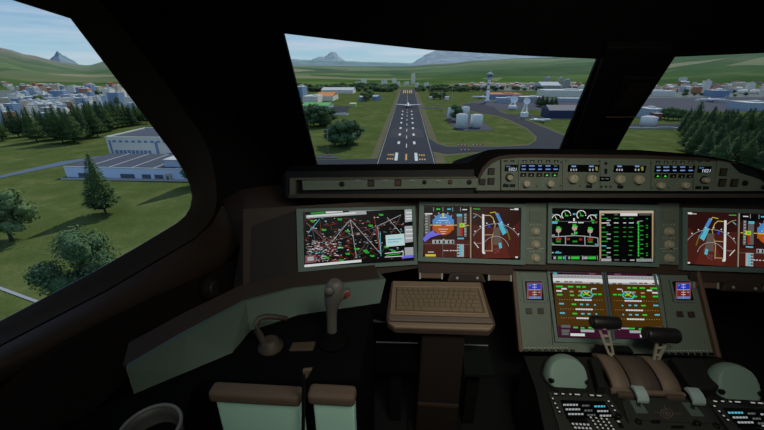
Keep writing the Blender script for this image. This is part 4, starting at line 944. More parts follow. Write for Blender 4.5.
# --- centre display
def ewd(D, s):
    def L(zx, zy): return (540+zx/6.14, 200+zy/6.14)
    P_ = lambda *pts: [L(*p) for p in pts]
    R_ = lambda a, b_, c, d_, m: D.poly(P_((a, b_), (c, b_), (c, d_), (a, d_)), m)
    R_(58, 58, 355, 370, BLK); R_(360, 66, 686, 380, BLK)
    for cx, r_, y in ((97, 28, 118), (155, 27, 92), (247, 27, 92), (313, 28, 120)):
        D.arc(*L(cx, y), r_/6.14, 15 if r_ == 28 else -10, 170 if r_ == 28 else 230, 1, WHT, 18); D.line([L(cx, y), L(cx-10, y-18)], .7, WHT if r_ == 28 else GRN); R_(cx-8, y+2, cx+14, y+8, GRN)
        D.line([L(cx+r_-3, y-9), L(cx+r_, y)], 1, RED)
    R_(62, 86, 76, 92, CYN); R_(328, 88, 344, 96, CYN); R_(196, 82, 212, 92, CYN); R_(198, 112, 208, 132, WHT); D.line(P_((64, 130), (348, 133)), .6, GRY)
    R_(62, 132, 102, 145, CYN); R_(168, 134, 188, 140, WHT); R_(192, 135, 220, 141, WHT); R_(228, 136, 262, 142, WHT); R_(312, 136, 326, 143, GRN); R_(330, 136, 344, 143, RED)
    for cx, y in ((108, 185), (206, 172), (301, 188)):
        D.disc(*L(cx, y), 2.6, E_('tank_pink', (196, 176, 160), .7)); R_(cx-12, y-22, cx+10, y-8, GRN); D.line([L(cx, y+12), L(cx, y+45)], .8, LGR); R_(cx+4, y-14, cx+18, y-6, GRN)
    D.disc(*L(216, 202), 1.3, GRN); D.disc(*L(192, 210), 1.2, E_('tank_green', (110, 170, 90), .7))
    D.line(P_((64, 226), (150, 222), (206, 218), (268, 222), (348, 232)), .9, LGR); D.line(P_((64, 226), (66, 274), (350, 282), (348, 232)), .9, LGR); D.line(P_((150, 222), (151, 277)), .9, LGR); D.line(P_((268, 222), (270, 279)), .9, LGR)
    for cx, y, m in ((108, 240, RED), (168, 240, RED), (243, 242, RED), (300, 242, RED)): R_(cx-(16 if cx in (108, 300) else 9), y-7, cx+(18 if cx in (108, 300) else 9), y+6, m)
    for cx, y in ((108, 254), (208, 254), (302, 256)): R_(cx-14, y-5, cx+14, y+5, DGRN)
    D.line(P_((70, 262), (82, 272)), 1, GRN); D.line(P_((330, 268), (344, 276)), 1, CYN); R_(66, 212, 86, 219, LGR)
    R_(66, 318, 78, 326, LGR); R_(86, 320, 126, 326, CYN); R_(94, 314, 110, 318, CYN)
    R_(64, 342, 340, 344, GRY)
    for x, w_, m in ((78, 14, LGR), (104, 26, GRN), (136, 10, CYN), (168, 10, LGR), (184, 52, GRN), (256, 4, WHT), (264, 22, LGR), (290, 46, GRN)): R_(x, 346, x+w_, 362, m)
    for x in (150, 252, 344): R_(x, 340, x+3, 368, LGR)
    # right half: frame, heading, table
    for q_ in ((358, 66, 368, 378), (678, 72, 688, 380)): R_(*q_, TAN)
    R_(358, 66, 688, 82, E_('pale_tan', (196, 182, 160), .75)); R_(362, 358, 688, 378, BLK); R_(485, 82, 590, 98, WHT); R_(368, 86, 386, 94, LGR); R_(448, 87, 470, 94, GRY); R_(600, 88, 670, 94, GRY)
    rr = random.Random(5)
    for k in range(9):
        y = 112+k*28
        m = WHT if k == 1 else GRN
        R_(370, y-2, 370+rr.uniform(22, 50), y+4, (m if k == 1 else DGRN) if k != 6 else CYN)
        if k < 9: R_(402, y+10, 426, y+17, LGR) if k not in (2, 5) else None
        R_(446, y-2, 474, y+3, m if k == 1 else DGRN)
        if k < 5: R_(503, y-2, 520, y+3, m if k == 1 else DGRN)
        R_(536+rr.uniform(-4, 4), y-2, 556+rr.uniform(0, 12), y+3, m if k == 1 else DGRN)
        if k > 0: R_(606, y+16, 626, y+22, DGRN)
        R_(642, y+14 if k % 2 else y, 654, y+20 if k % 2 else y+6, DGRN)
    D.line(P_((596, 130), (596, 344)), 1.1, GRN); D.line(P_((588, 146), (590, 132), (622, 128)), .7, LGR)
    for k in range(11): R_(590, 140+k*20, 602, 144+k*20, GRN)
    R_(368, 358, 430, 374, LGR); R_(448, 362, 478, 370, GRY); R_(496, 364, 520, 371, GRY); R_(544, 364, 572, 372, LGR); R_(584, 360, 684, 376, LGR)
    for k in range(8): R_(590+k*12, 364, 596+k*12, 371, BLK)
unit(PM, (545.5, 204, 655.5, 264.5), 'centre display of the upper row with round engine gauges and a green checklist table', ewd, scr=(549.4, 209.2, 651.4, 261))
# --- copilot's units, mirrored about the centre display
cxm = PM.LR(545.5, 204, 655.5, 264.5)[0]
class Mirror:
    def __init__(s, P, cx): s.P = P; s.cx = cx; s.M = P.M; s.n = P.n; s.o = P.o; s.I = P.I
    def L(s, x, y, z=0): p = s.P.L(x, y, z); p.x = 2*s.cx-p.x; return p
    def LR(s, *a): x, y, w_, h_ = s.P.LR(*a); return 2*s.cx-x, y, w_, h_
PMm = Mirror(PM, cxm)
unit(PMm, (418, 203, 523.5, 262.5), 'wide display on the copilot side, map on its left half, attitude ball on its right', pfd, scr=(422.8, 206.6, 519, 258))
MO = PM.M @ Matrix.Translation((2*cxm, 0, 0)) @ Matrix.Scale(-1, 4, (1, 0, 0)) @ PM.M.inverted() @ PO.M
class Outer:
    M = MO @ Matrix.Scale(-1, 4, (1, 0, 0)); n = PO.n; o = PO.o; I = PO.I
    @staticmethod
    def L(x, y, z=0): p = PO.L(x, y, z); p.x = -p.x; return p
    @staticmethod
    def LR(*a): x, y, w_, h_ = PO.LR(*a); return -x, y, w_, h_
unit(Outer, (299.5, 207.5, 417, 267.5), 'outboard chart display on the copilot side of the panel', chart, scr=(305.5, 210.7, 413.8, 263.5))
# --- knob strips between the displays
def knobstrip(x0, x1, label):
    P = PM; cx, cy, w_, h_ = P.LR(x0, 203, x1, 264)
    root = empty('knob_panel', P.M, label, 'control panel')
    b = MB(); b.box((cx, cy, .003), (w_, h_, .016)); b.build('plate', M_PNL, root)
    b = MB(); xx, yy, w2, h2 = P.LR(x0+4, 211.5, x1-4, 221.5); b.box((xx, yy, .0125), (w2, h2, .004)); b.build('speaker_grille', mat('grille_grey', (100, 106, 92), .7), root, bevel=.0015)
    for y in (231.5, 244.5, 258):
        p = P.L((x0+x1)/2, y); b = MB(); b.lathe([(.0165, .010), (.0165, .014), (.0125, .015), (.0115, .026), (.010, .028), (.001, .028)], (p.x, p.y, 0), 24); b.box((p.x, p.y+.006, .0285), (.002, .008, .001)); b.build('knob', M_KNOB, root)
    D = Draw(P, .0114); m = mat('legend_grey', (170, 174, 160), .7)
    for y in (225, 238, 251):
        for k in (-5, -2, 2, 5): D.rect((x0+x1)/2+k-.8, y-.4, (x0+x1)/2+k+.8, y+.2, m)
    D.rect(x0+1.5, 248, x1-1.5, 248.4, m); D.build('printed_marking', None, root)
knobstrip(524.2, 544.8, 'green-grey strip of three beige knobs left of the centre display')
knobstrip(656.2, 676.8, 'green-grey strip of three beige knobs right of the centre display')

# ================================================================== LOWER CENTRE PANEL
PL = Panel(tuple(atX(603, 270, .75)), math.radians(40), math.radians(-5), math.radians(4.5))
root = empty('centre_console_panel', PL.M, 'sloping green-grey panel in the middle with brown side rails, holding the lower display', 'control panel')
hx0, hx1 = PL.L(514, 268).x, PL.L(716, 268).x; pts = [PL.L(*q) for q in [(515, 265.5), (713, 265.5), (722, 358), (521, 350.5)]]
ys = PL.L(600, 266).y; ye = PL.L(610, 353).y; xl = PL.L(518, 308).x; xr = PL.L(703, 308).x
b = MB(); b.box(((xl+xr)/2, (ys+ye)/2, -.014), (xr-xl, ys-ye, .02)); b.build('plate', M_PNL, root)
for nm, x in (('side_rail', xl-.006), ('side_rail', xr+.006)):
    b = MB(); b.box((x, (ys+ye)/2, -.004), (.014, ys-ye+.01, .036)); b.build(nm, M_BROWN, root, bevel=.004)
for x0_, x1_ in ((551, None), (657, None)): pass
def btn(P, root, x0, y0, x1, y1, m, name='button', z=.0, h=.006, bev=.001):
    cx, cy, w_, h_ = P.LR(x0, y0, x1, y1); b = MB(); b.box((cx, cy, z+h/2), (w_, h_, h)); return b.build(name, m, root, bevel=bev)
for x0_, y0_ in ((526, 308), (537.8, 308), (677, 311), (688.5, 311.5)): btn(PL, root, x0_, y0_, x0_+6, y0_+6, M_BTN, z=-.004)
for k in range(8): btn(PL, root, 524+k*6.6, 349.4, 529+k*6.6, 352, M_HOLE, z=-.004, h=.004)
for k in range(8): btn(PL, root, 664+k*6.4, 352.4, 669+k*6.4, 355.4, M_HOLE, z=-.004, h=.004)
D = Draw(PL, -.0035); m = MT['legend_grey']
for x in (520, 547, 663, 703):
    for y in (272, 300, 342): D.disc(x+(y-272)*.03, y, .6, M_HOLE, 8)
for k in range(14): D.rect(525+k*3.2, 347.3, 526.6+k*3.2, 347.9, m)
for k in range(14): D.rect(665+k*3.2, 350.2, 666.6+k*3.2, 350.8, m)
D.line([(548.5, 270), (553, 345)], .7, M_HOLE); D.line([(659.5, 270), (671, 348)], .7, M_HOLE)
D.build('printed_marking', None, root)
def mfd(D, s):
    def L(zx, zy): return (545+zx/5.377, 265+zy/5.377)
    P_ = lambda *pts: [L(*p) for p in pts]
    def sk(x, y): return (x+(y-40)*.155*((x-40)/560)+(y-40)*.09*(1-(x-40)/560), y+(x-40)*.02+(y-40)*.0)
    def R_(a, b_, c, d_, m): D.poly([L(*sk(a, b_)), L(*sk(c, b_)), L(*sk(c, d_)), L(*sk(a, d_))], m)
    for ox, mir in ((40, False), (330, True)):
        f = (lambda x: x) if not mir else (lambda x: 590-(x-40)+2)
        def RR(a, b_, c, d_, m):
            a, c = f(a), f(c); R_(min(a, c), b_, max(a, c), d_, m)
        RR(36, 38, 302, 56, MAG); RR(36, 52, 302, 68, LGR); RR(36, 70, 302, 90, WHT); RR(36, 90, 302, 98, LGR); RR(36, 98, 302, 328, OLI); RR(36, 326, 302, 388, MAG)
        RR(40, 41, 60, 50, CYN); RR(66, 40, 92, 49, BLK); RR(230, 42, 266, 48, PNK)
        for x in range(60, 290, 18): RR(x, 60, x+10, 63, PNK)
        for x in (50, 95, 120, 150, 170, 232, 262): RR(x, 87 if x < 220 else 91, x+20, 93 if x < 220 else 98, DRED if x < 130 else GRY)
        for x, y, w_, m in ((48, 112, 36, GRN), (112, 112, 28, GRN), (156, 112, 22, GRN), (188, 112, 18, GRN), (48, 136, 30, WHT), (76, 124, 28, WHT), (118, 138, 20, TAN), (165, 136, 22, TAN), (50, 156, 28, GRN), (118, 158, 22, GRN), (160, 158, 24, GRN), (242, 150, 18, GRN), (266, 150, 20, GRN),
                            (56, 204, 26, CYN), (122, 206, 24, GRN), (166, 206, 16, CYN), (198, 206, 14, CYN), (240, 208, 8, CYN), (56, 254, 26, CYN), (122, 256, 24, GRN), (166, 256, 18, CYN), (200, 256, 16, CYN), (242, 256, 8, CYN)): RR(x, y, x+w_, y+8, m)
        for y in (184, 234, 282):
            for x in range(60, 290, 13): RR(x, y, x+4, y+3, TAN)
            for x in range(140, 224, 13): RR(x, y-2, x+11, y+6, WHT)
        cx = f(206); 
        D.line([L(*sk(cx+(-32)*1, 158)), L(*sk(cx-18, 138)), L(*sk(cx+18, 138)), L(*sk(cx+34, 158)), L(*sk(cx+18, 174)), L(*sk(cx-18, 174)), L(*sk(cx-32, 158))], 1.3, CYN)
        D.line([L(*sk(cx-14, 140)), L(*sk(cx+16, 164))], 1.2, YEL); D.line([L(*sk(cx+16, 142)), L(*sk(cx-18, 160))], 1.2, YEL); D.line([L(*sk(cx-24, 152)), L(*sk(cx+24, 162))], 1, GRN)
        RR(236, 122, 262, 127, WHT); RR(232, 127, 236, 140, WHT)
        for x, y, w_, m in ((56, 322, 48, GRY), (118, 330, 24, GRN), (156, 332, 20, GRN), (196, 330, 30, GRN), (226, 330, 40, LGR), (272, 334, 28, LGR), (56, 346, 42, GRY), (155, 344, 70, LGR), (56, 362, 36, GRY), (100, 366, 74, WHT)): RR(x, y, x+w_, y+(14 if m is GRY or w_ > 60 else 8), m)
    D.poly([(600.2, 271.5), (605.2, 271.6), (614.4, 340.5), (609.6, 340.4)], E_('divider_grey', (72, 78, 76), .5)); D.line([(602.7, 271.6), (612, 340.4)], .5, BLK)
unit(PL, (549.5, 269.5, 660, 342), 'large lower centre display with two brown data pages side by side', mfd, scr=(552.4, 272.3, 657, 337.8), thick=.012)
def mini(x0, label):
    def dr(D, s):
        D.rect(x0+2.2, 282.8, x0+17, 299.2, PNK); D.rect(x0+3.8, 284, x0+15.8, 290, DBLU); D.rect(x0+3.8, 290, x0+15.8, 296.5, DRED); D.rect(x0+4.3, 296.8, x0+16, 298.8, BLU)
        D.line([(x0+3.8, 290), (x0+15.8, 290)], .8, LGR); D.line([(x0+9.8, 283.8), (x0+9.9, 298.6)], .6, LGR)
        for y in (285, 287.4, 292.5, 294.8): D.line([(x0+7.6, y), (x0+12, y)], .5, WHT)
        D.rect(x0+4.5, 285, x0+6, 286, CYN); D.rect(x0+13.6, 292, x0+15.4, 293, CYN)
    unit(PL, (x0-1, 279.8, x0+20, 302), label, dr, name='standby_display', scr=(x0+1.4, 281.8, x0+17.8, 300), thick=.008)
mini(524.2, 'small blue and red standby display left of the lower centre display')
mini(672.2, 'small blue and red standby display right of the lower centre display')

# ================================================================== GLARESHIELD AND FLIGHT CONTROL UNIT
PF = Panel((.62, 1.2, .88), math.radians(10))
def ploc(P, pts, z=0): return [P.L(x, y, z) for x, y in pts]
def plate(P, pts, z0, z1): 
    b = MB(); b.prism(ploc(P, pts, z0), (0, 0, z1-z0)); return b
root = empty('glareshield', PF.M, 'long black glareshield coaming across the cockpit with a raised middle hood', 'glareshield')
M_COAM = mat('coaming_black', (15, 14, 13), .9, var=.25, scale=60, spec=.05)
prof = [(280, 186), (281, 174), (288, 167), (317, 165), (380, 164.3), (462, 163.8), (470, 162.5), (477, 158), (484, 152), (490, 150), (500, 149.2), (540, 148.8), (640, 150), (690, 153.6), (720, 157.5), (745, 163), (764, 169.5), (790, 177), (900, 182), (1060, 190), (1060, 200), (280, 198)]
off = PF.M.to_3x3().inverted() @ Vector((0, .69, -.20))
b = MB(); b.prism(ploc(PF, prof, -.02), off); b.build('coaming', M_COAM, root)
b = plate(PF, [(289, 193.8), (1060, 193.5), (1060, 197.5), (289, 198)], -.03, .006); b.build('lower_lip', mat('lip_brown', (62, 54, 46), .6), root, bevel=.002)
b = plate(PF, [(284, 172), (475, 170), (475, 198), (284, 198)], -.05, -.018); b.build('recess_back', M_HOLE, root)
b = plate(PF, [(478, 188), (1060, 188), (1060, 196), (478, 196)], -.05, -.012); b.build('recess_back', M_HOLE, root)
b = plate(PF, [(290, 177.8), (476, 176.4), (476, 178.2), (296, 180.2), (296, 196.5), (290, 197.5)], -.02, .006); b.build('shelf_frame', mat('frame_olive', (84, 82, 68), .6), root, bevel=.002)
b = plate(PF, [(302, 180.5), (478, 178), (478, 187.8), (303, 190.2)], -.02, .002); b.build('shelf_face', M_PNL, root, bevel=.0015)
b = plate(PF, [(475, 191.5), (478, 176), (482, 168), (490, 160), (499, 156), (510, 154.6), (540, 154), (640, 155), (700, 157.5), (735, 162.5), (752, 170), (766, 182), (778, 191.5)], -.02, .001); b.build('hood_rim', M_PBR, root, bevel=.003)
b = plate(PF, [(476, 190.4), (480, 178), (484, 170.5), (492, 163), (500, 159.4), (500, 190.4)], -.01, .0045); b.build('side_face', M_PNL, root, bevel=.0015)
b = plate(PF, [(712, 191), (717, 160.6), (738, 164.8), (752, 172.5), (764, 184), (768, 191)], -.01, .0045); b.build('side_face', M_PNL, root, bevel=.0015)
b = plate(PF, [(768, 191), (766, 185), (790, 186), (1000, 192), (1000, 198), (768, 196)], -.01, .0025); b.build('shelf_face', M_PNL, root)
b = plate(PF, [(728.5, 163), (744, 165.5), (755, 172), (763, 181), (752, 177), (738, 172.5)], 0, .0052); b.build('grip_recess', M_HOLE, root)
def sq(P, root, cx, cy, s, m, z=.0045, h=.004, name='button'):
    x, y, w_, h_ = P.LR(cx-s/2-.9, cy-s/2-.9, cx+s/2+.9, cy+s/2+.9); b = MB().use(M_HOLE); b.box((x, y, z), (w_, h_, .0012)); b.use(m).box((x, y, z+h/2), (w_*.72, h_*.72, h)); return b.build(name, None, root)
def rnd(P, root, cx, cy, r_, m, z=.0045, h=.012, ring=None, name='knob'):
    p = P.L(cx, cy); s = (P.L(cx+1, cy)-p).length; r_ *= s; b = MB()
    if ring: b.use(ring).lathe([(r_*1.35, z-.001), (r_*1.35, z+.0015)], (p.x, p.y, 0), 24)
    b.use(m).lathe([(r_, z), (r_*.96, z+h*.3), (r_*.86, z+h), (r_*.7, z+h*1.1), (.0005, z+h*1.1)], (p.x, p.y, 0), 24); b.use(ring or m).box((p.x, p.y+r_*.4, z+h*1.1), (r_*.12, r_*.5, .001)); return b.build(name, None, root)
M_OLV = mat('button_olive', (58, 56, 34), .5); M_RB = mat('button_red_brown', (88, 50, 42), .5)
zz = .002
rnd(PF, root, 342, 184, 2.1, M_HOLE, zz, .005, M_BTN, 'air_nozzle'); sq(PF, root, 371, 183.2, 5, M_OLV, zz); sq(PF, root, 398, 182.7, 5, M_RB, zz); rnd(PF, root, 424.5, 182, 1.7, M_HOLE, zz, .008, M_BTN); rnd(PF, root, 450, 182, 1.8, M_RB, zz, .005, M_BTN); rnd(PF, root, 469, 182, 2, M_HOLE, zz, .005, M_BTN, 'air_nozzle')
sq(PF, root, 490.8, 171.4, 5.2, M_BTN); sq(PF, root, 490.6, 181.2, 5.2, M_BTN); sq(PF, root, 482, 181.8, 4.6, M_BTN)
sq(PF, root, 722, 172, 6, M_OLV); sq(PF, root, 721, 182.6, 6, M_OLV); sq(PF, root, 733, 182.8, 6, M_OLV); rnd(PF, root, 743.6, 183, 2.4, M_HOLE, .0045, .005, M_BTN, 'air_nozzle'); rnd(PF, root, 762, 187, 2, M_HOLE, .0045, .005, M_BTN, 'air_nozzle')
D = Draw(PF, .0026); 
for x in (312, 356, 384, 411, 437, 460): D.disc(x, 183.8-(x-312)*.012, .5, M_HOLE, 8); 
for x in (360, 387, 414, 440): D.rect(x-4, 179.9, x+1, 180.4, MT['legend_grey'])
D.build('printed_marking', None, root)

root = empty('flight_control_unit', PF.M, 'green-grey autopilot control unit with knobs and lit windows in the raised hood', 'control panel')
Z0 = .0062
b = plate(PF, [(500.8, 190.2), (500.8, 159.2), (520, 157.6), (640, 158.6), (715.5, 161.2), (711.5, 191)], -.01, Z0); b.build('face_plate', M_PNL, root, bevel=.0015)
M_SEAM = mat('seam_black', (12, 12, 11), .7)
D = Draw(PF, Z0+.0003)
for (x0, x1) in ((500.6, 500.6), (517.8, 517.8), (561.5, 561.5), (599, 599), (649.5, 649.5), (692.5, 691.5)): D.line([(x0, 159.5), (x1, 190)], .45, M_SEAM)
LG = MT['legend_grey']
for x in (505, 512, 698, 706): D.rect(x-2.2, 159.9, x+2.2, 161.9, M_BTN)
for i, x in enumerate((524, 531.5, 539.3, 547.4, 555.4, 656.5, 664.5, 673, 681, 689)): D.rect(x-2.1, 159.8+(i > 4)*.9, x+2.1, 162.4+(i > 4)*.9, M_HOLE); D.poly([(x-1, 162+(i > 4)*.9), (x+1, 162+(i > 4)*.9), (x, 160.4+(i > 4)*.9)], LG)
for x, y in ((536, 186), (559.5, 185.5), (579, 185.8), (560, 162), (650, 163), (667, 187.5), (504, 184), (650.8, 187.5), (565, 160.6), (598, 161)): D.disc(x, y, .8, M_HOLE, 8)
for cx, cy in ((525.2, 183.2), (548.9, 183.2), (657.7, 184.9), (682.2, 184.7)):
    for k in range(7):
        a = math.radians(-20+k*36.6); D.disc(cx+6.6*math.cos(a), cy-5.6*math.sin(a), .33, LG, 6)
for x in (605, 609.5, 600.5): D.disc(x, 186.5, 1.1, M_HOLE, 8)
D.rect(603.2, 162, 606.2, 164.6, M_HOLE); D.rect(603.2, 168.5, 606.2, 173.8, M_HOLE)
D.build('printed_marking', None, root)
def window(x0, y0, x1, y1, fn, name='display_window'):
    x, y, w_, h_ = PF.LR(x0, y0, x1, y1); b = MB(); b.box((x, y, Z0+.0004), (w_, h_, .0012)); o = b.build(name, mat('window_black', (8, 8, 9), .25, spec=.5), root)
    D = Draw(PF, Z0+.0013); fn(D); D.build('lettering', None, o)
def baro(x0, y0):
    def f(D):
        D.text('QNH', x0+1, y0+2.1, .0044, WIN); D.text('1021', x0+3.2, y0+5.9, .0105, E_('digit_white', (215, 225, 240), .9))
    return f
window(504.2, 164.6, 517.2, 171, baro(504.2, 164.6)); window(696, 166, 709.6, 172.6, baro(696.2, 166.1))
def grid(xs, y0):
    def f(D):
        rr = random.Random(8)
        for j in range(2):
            for i, x in enumerate(xs):
                m = WIN if (j or i != 4) else GRY; w_ = rr.uniform(1.6, 3)
                D.rect(x-w_, y0+1+j*3.3, x+w_, y0+1.9+j*3.3, m); D.rect(x-w_*.8, y0+2.1+j*3.3, x+w_*.6, y0+2.5+j*3.3, E_('window_dim', (70, 95, 140), .6))
    return f
window(519.3, 164.2, 558.2, 171.6, grid((523, 531.2, 539.2, 547.2, 554.7), 164.2)); window(653, 165.4, 693, 172.8, grid((657, 664.7, 673, 681, 689), 165.4))
def mid(x0):
    def f(D):
        for x in (x0+4, x0+21.5): D.rect(x-.5, 165.4, x+4, 166.8, WIN)
        for x in (x0+2.5, x0+5, x0+7.5, x0+21, x0+24): D.rect(x, 168.6, x+1.4, 170.6, LGR)
        D.poly([(x0+26.8, 166.5), (x0+29.5, 166.5), (x0+29.5, 170.5), (x0+27.6, 170.5)], E_('marker_olive', (150, 150, 60), .6))
    return f
window(567, 164.6, 598, 171.8, mid(567)); window(612.5, 165.2, 644.5, 172.4, mid(612.5)); window(598.6, 176.4, 609, 181, lambda D: (D.rect(600, 178, 603, 179, GRY), D.rect(604.5, 178, 607.5, 179, GRY)))
rnd(PF, root, 508.8, 177.2, 3.1, M_KNOB, Z0, .016, M_HOLE); rnd(PF, root, 702.3, 179.6, 3.1, M_KNOB, Z0, .016, M_HOLE)
for x, y in ((525.2, 183.2), (548.9, 183.2), (657.7, 184.9), (682.2, 184.7)): rnd(PF, root, x, y, 3.7, M_KNOB, Z0, .016, M_PNL)
for x, y in ((571.3, 178.3), (589.2, 178.5), (617.4, 178.8), (636, 179.2)): rnd(PF, root, x, y, 4.9, M_KNOB, Z0, .018, M_PNL)
M_LITG = E_('key_green', (70, 215, 60), .9)
for i, (x, y) in enumerate([(522.6, 174.6), (530.4, 174.6), (538.4, 174.6), (546, 174.6), (553.8, 174.6), (656, 175.6), (663.4, 175.6), (671.5, 175.7), (680, 175.8), (688, 175.9)]):
    xx, yy, w_, h_ = PF.LR(x-2.9, y-1.9, x+2.9, y+1.9); b = MB().use(M_HOLE); b.box((xx, yy, Z0+.001), (w_, h_, .003)); lit = i in (3, 4, 5, 6)
    b.use(M_LITG if lit else mat('key_mark', (176, 150, 140), .5)); k = 1.5 if lit else .8
    b.add([PF.L(x-k, y+1, Z0+.0028), PF.L(x+k, y+1, Z0+.0028), PF.L(x, y-.9, Z0+.0028)], [(0, 1, 2)]); b.flat = True; o = b.build('key', None, root)
    if lit: o['label'] = 'key with a lit green mark'
for x, y in ((505.2, 185.3), (511.8, 185.3), (588, 186.2), (619, 186.6), (696.5, 187.3), (704, 187.5)):
    xx, yy, w_, h_ = PF.LR(x-2.8, y-1.4, x+2.8, y+1.4); b = MB(); b.box((xx, yy, Z0+.001), (w_, h_, .003)); b.build('key', M_HOLE, root)

# ================================================================== PILOT'S TABLE, KEYBOARD, FOOTREST
def tableset(side):
    mir = side == 'copilot'
    f = (lambda p: Vector((2*cxw-p[0], p[1], p[2]))) if mir else (lambda p: Vector(p))
    P0 = f(PM.M @ PM.L(465, 268)); root = empty('table_housing', TL(P0), f"brown table latch housing under the {side}'s wide display", 'housing')
    L_ = lambda x, y, z: f(PM.M @ PM.L(x, y, z))-P0
    def pr(pts, z0, z1, nm, m, bev=.002):
        b = MB(); b.prism([L_(x, y, z0) for x, y in pts], L_(460, 268, z1)-L_(460, 268, z0)); return b.build(nm, m, root, bevel=bev)
    pr([(418, 263.5), (513, 265.5), (513, 275), (418, 273)], -.03, .004, 'beam', M_PBR)
    pr([(419, 272.8), (442.5, 273.3), (442.5, 278.4), (419, 277.8)], -.02, .008, 'flap', M_BROWN); pr([(487.5, 274.6), (511, 275.2), (511, 280.8), (487.5, 280)], -.02, .008, 'flap', M_BROWN)
    M_TIP = mat('tip_pale', (150, 156, 140), .6)
    for x, y in ((419, 272.6), (441, 273), (487.5, 274.4), (509.5, 275)): pr([(x, y), (x+1.8, y), (x+1.8, y+6), (x, y+6)], -.01, .0095, 'end_cap', M_TIP, .0005)
    pr([(447, 281), (449, 274), (453, 272), (478, 272.6), (483, 275), (485.5, 282)], -.02, .013, 'handle_plate', M_PBR, .004)
    pr([(450, 280.5), (451.5, 275.5), (454.5, 274), (476, 274.4), (480.5, 276.5), (482, 281)], -.02, .016, 'handle_face', M_LIN, .003)
    for x in (456.5, 476.5):
        c = L_(x, 277.2, .016); d_ = (L_(x, 277.2, .019)-c); b = MB(); b.cyl(c, c+d_, .005, 14); b.build('screw', M_TIP, root)
    q0 = atY(423, 331, .86); q1 = atY(466, 331, .86)
    root2 = empty('table_support', TL(f((q0.x*.5+q1.x*.5, .90, 0))), f"wide dark brown support column in front of the {side}'s seat", 'column')
    w_ = q1.x-q0.x; b = MB(); b.box((0, 0, .24), (w_*1.12, .07, .48), taper=.92); b.build('column_face', mat('column_brown', (30, 22, 17), .8), root2, bevel=.006)
    b = MB(); b.box((0, -.036, .17), (w_*1.05, .006, .012)); b.build('collar', M_PBR, root2)
    b = MB(); b.box((0, 0, .01), (w_*1.5, .14, .02)); b.build('foot_plate', M_BLK, root2)
cxw = PM.M.translation.x+cxm
tableset('pilot'); tableset('copilot')
PK = Panel(tuple(atZ(440, 300, .52)), math.radians(82))
root = empty('keyboard_tray', PK.M, 'brown pull-out tray with a built-in keyboard in front of the pilot', 'keyboard')
M_TRAY = mat('tray_brown', (124, 104, 84), .6, var=.08, scale=30); M_REST = mat('rest_grey_brown', (98, 86, 76), .65, var=.08, scale=30); M_KEY = mat('key_brown', (116, 100, 80), .6, var=.06)
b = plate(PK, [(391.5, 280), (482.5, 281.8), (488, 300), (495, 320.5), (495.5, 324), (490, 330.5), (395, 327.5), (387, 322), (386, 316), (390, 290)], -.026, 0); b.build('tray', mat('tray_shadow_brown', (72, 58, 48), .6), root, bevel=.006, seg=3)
b = plate(PK, [(393, 281.5), (480, 283), (489.5, 317.6), (389.8, 314.8)], 0, .003); b.build('keyboard_base', M_TRAY, root, bevel=.003)
b = plate(PK, [(388, 316), (491, 319), (493, 324), (389, 321.4)], 0, .006); b.build('palm_rest', M_REST, root, bevel=.004, seg=3)
b = plate(PK, [(387.5, 322.2), (494, 325), (490, 330), (394.5, 327.3)], -.012, .0035); b.build('front_lip', M_TRAY, root, bevel=.004, seg=3)
fr = [PK.L(x, y, .004) for x, y in [(395, 287.2), (479, 288.6), (485.8, 315), (394, 312.4)]]
b = MB(); b.tube([fr[0], fr[1], fr[2], fr[3]], .0022, 6, True); b.build('keyboard_frame', mat('frame_tan', (142, 122, 98), .5), root)
b = MB()
def kp(u, v): a = fr[0].lerp(fr[1], u); c = fr[3].lerp(fr[2], u); return a.lerp(c, v)
for rws in range(6):
    u0 = .02
    n = 15 if rws < 5 else 8; widths = [1]*n
    if rws == 5: widths = [1.6, 1.2, 1.2, 5, 1.2, 1.2, 1.2, 1.4]
    else: widths[0] = 1+.3*(rws % 3); widths[-1] = 1+.5*((rws+1) % 3)
    tot = sum(widths); u = .025
    for w_ in widths:
        u2 = u+w_/tot*.95; g = .004; v0 = .05+rws*.152; v1 = v0+.132
        if rws == 0: v1 = v0+.11
        b.prism([kp(u+g, v0)+Vector((0, 0, -.001)), kp(u2-g, v0)+Vector((0, 0, -.001)), kp(u2-g, v1)+Vector((0, 0, -.001)), kp(u+g, v1)+Vector((0, 0, -.001))], (0, 0, .0035)); u = u2
b.build('keys', M_KEY, root)
b = plate(PK, [(396, 288), (478.5, 289.4), (485, 314.4), (395, 311.8)], .003, .0035); b.build('key_well', mat('well_brown', (84, 70, 56), .7), root)
# rudder footrests
for (a_, c_, lab) in (((376, 342.5), (418, 343.5), 'black footrest plate with a pale top edge, left of the table column'), ((462, 345), (488, 346), 'dark green footrest plate right of the table column')):
    z1 = .34; A_ = atZ(*a_, z1); B2 = atZ(*c_, z1); root = empty('footrest', TL(A_), lab, 'footrest')
    b = MB(); d_ = B2-A_; b.prism([Vector(), d_, d_+Vector((.01, -.085, -.04)), Vector((.0, -.085, -.04))], (0, 0, -.01)); b.build('plate', mat('footrest_black', (6, 6, 6), .95, spec=.02) if a_[0] < 400 else mat('plate_green', (18, 22, 19), .9, spec=.05), root)
    b = MB(); b.bar((0, 0, .002), d_+Vector((0, 0, .002)), .003); b.build('edge', mat('edge_grey', (120, 122, 116), .5), root)
    b = MB(); b.box(d_/2+Vector((0, -.02, -.17)), (.04, .03, .3)); b.build('bracket', M_BLK, root)

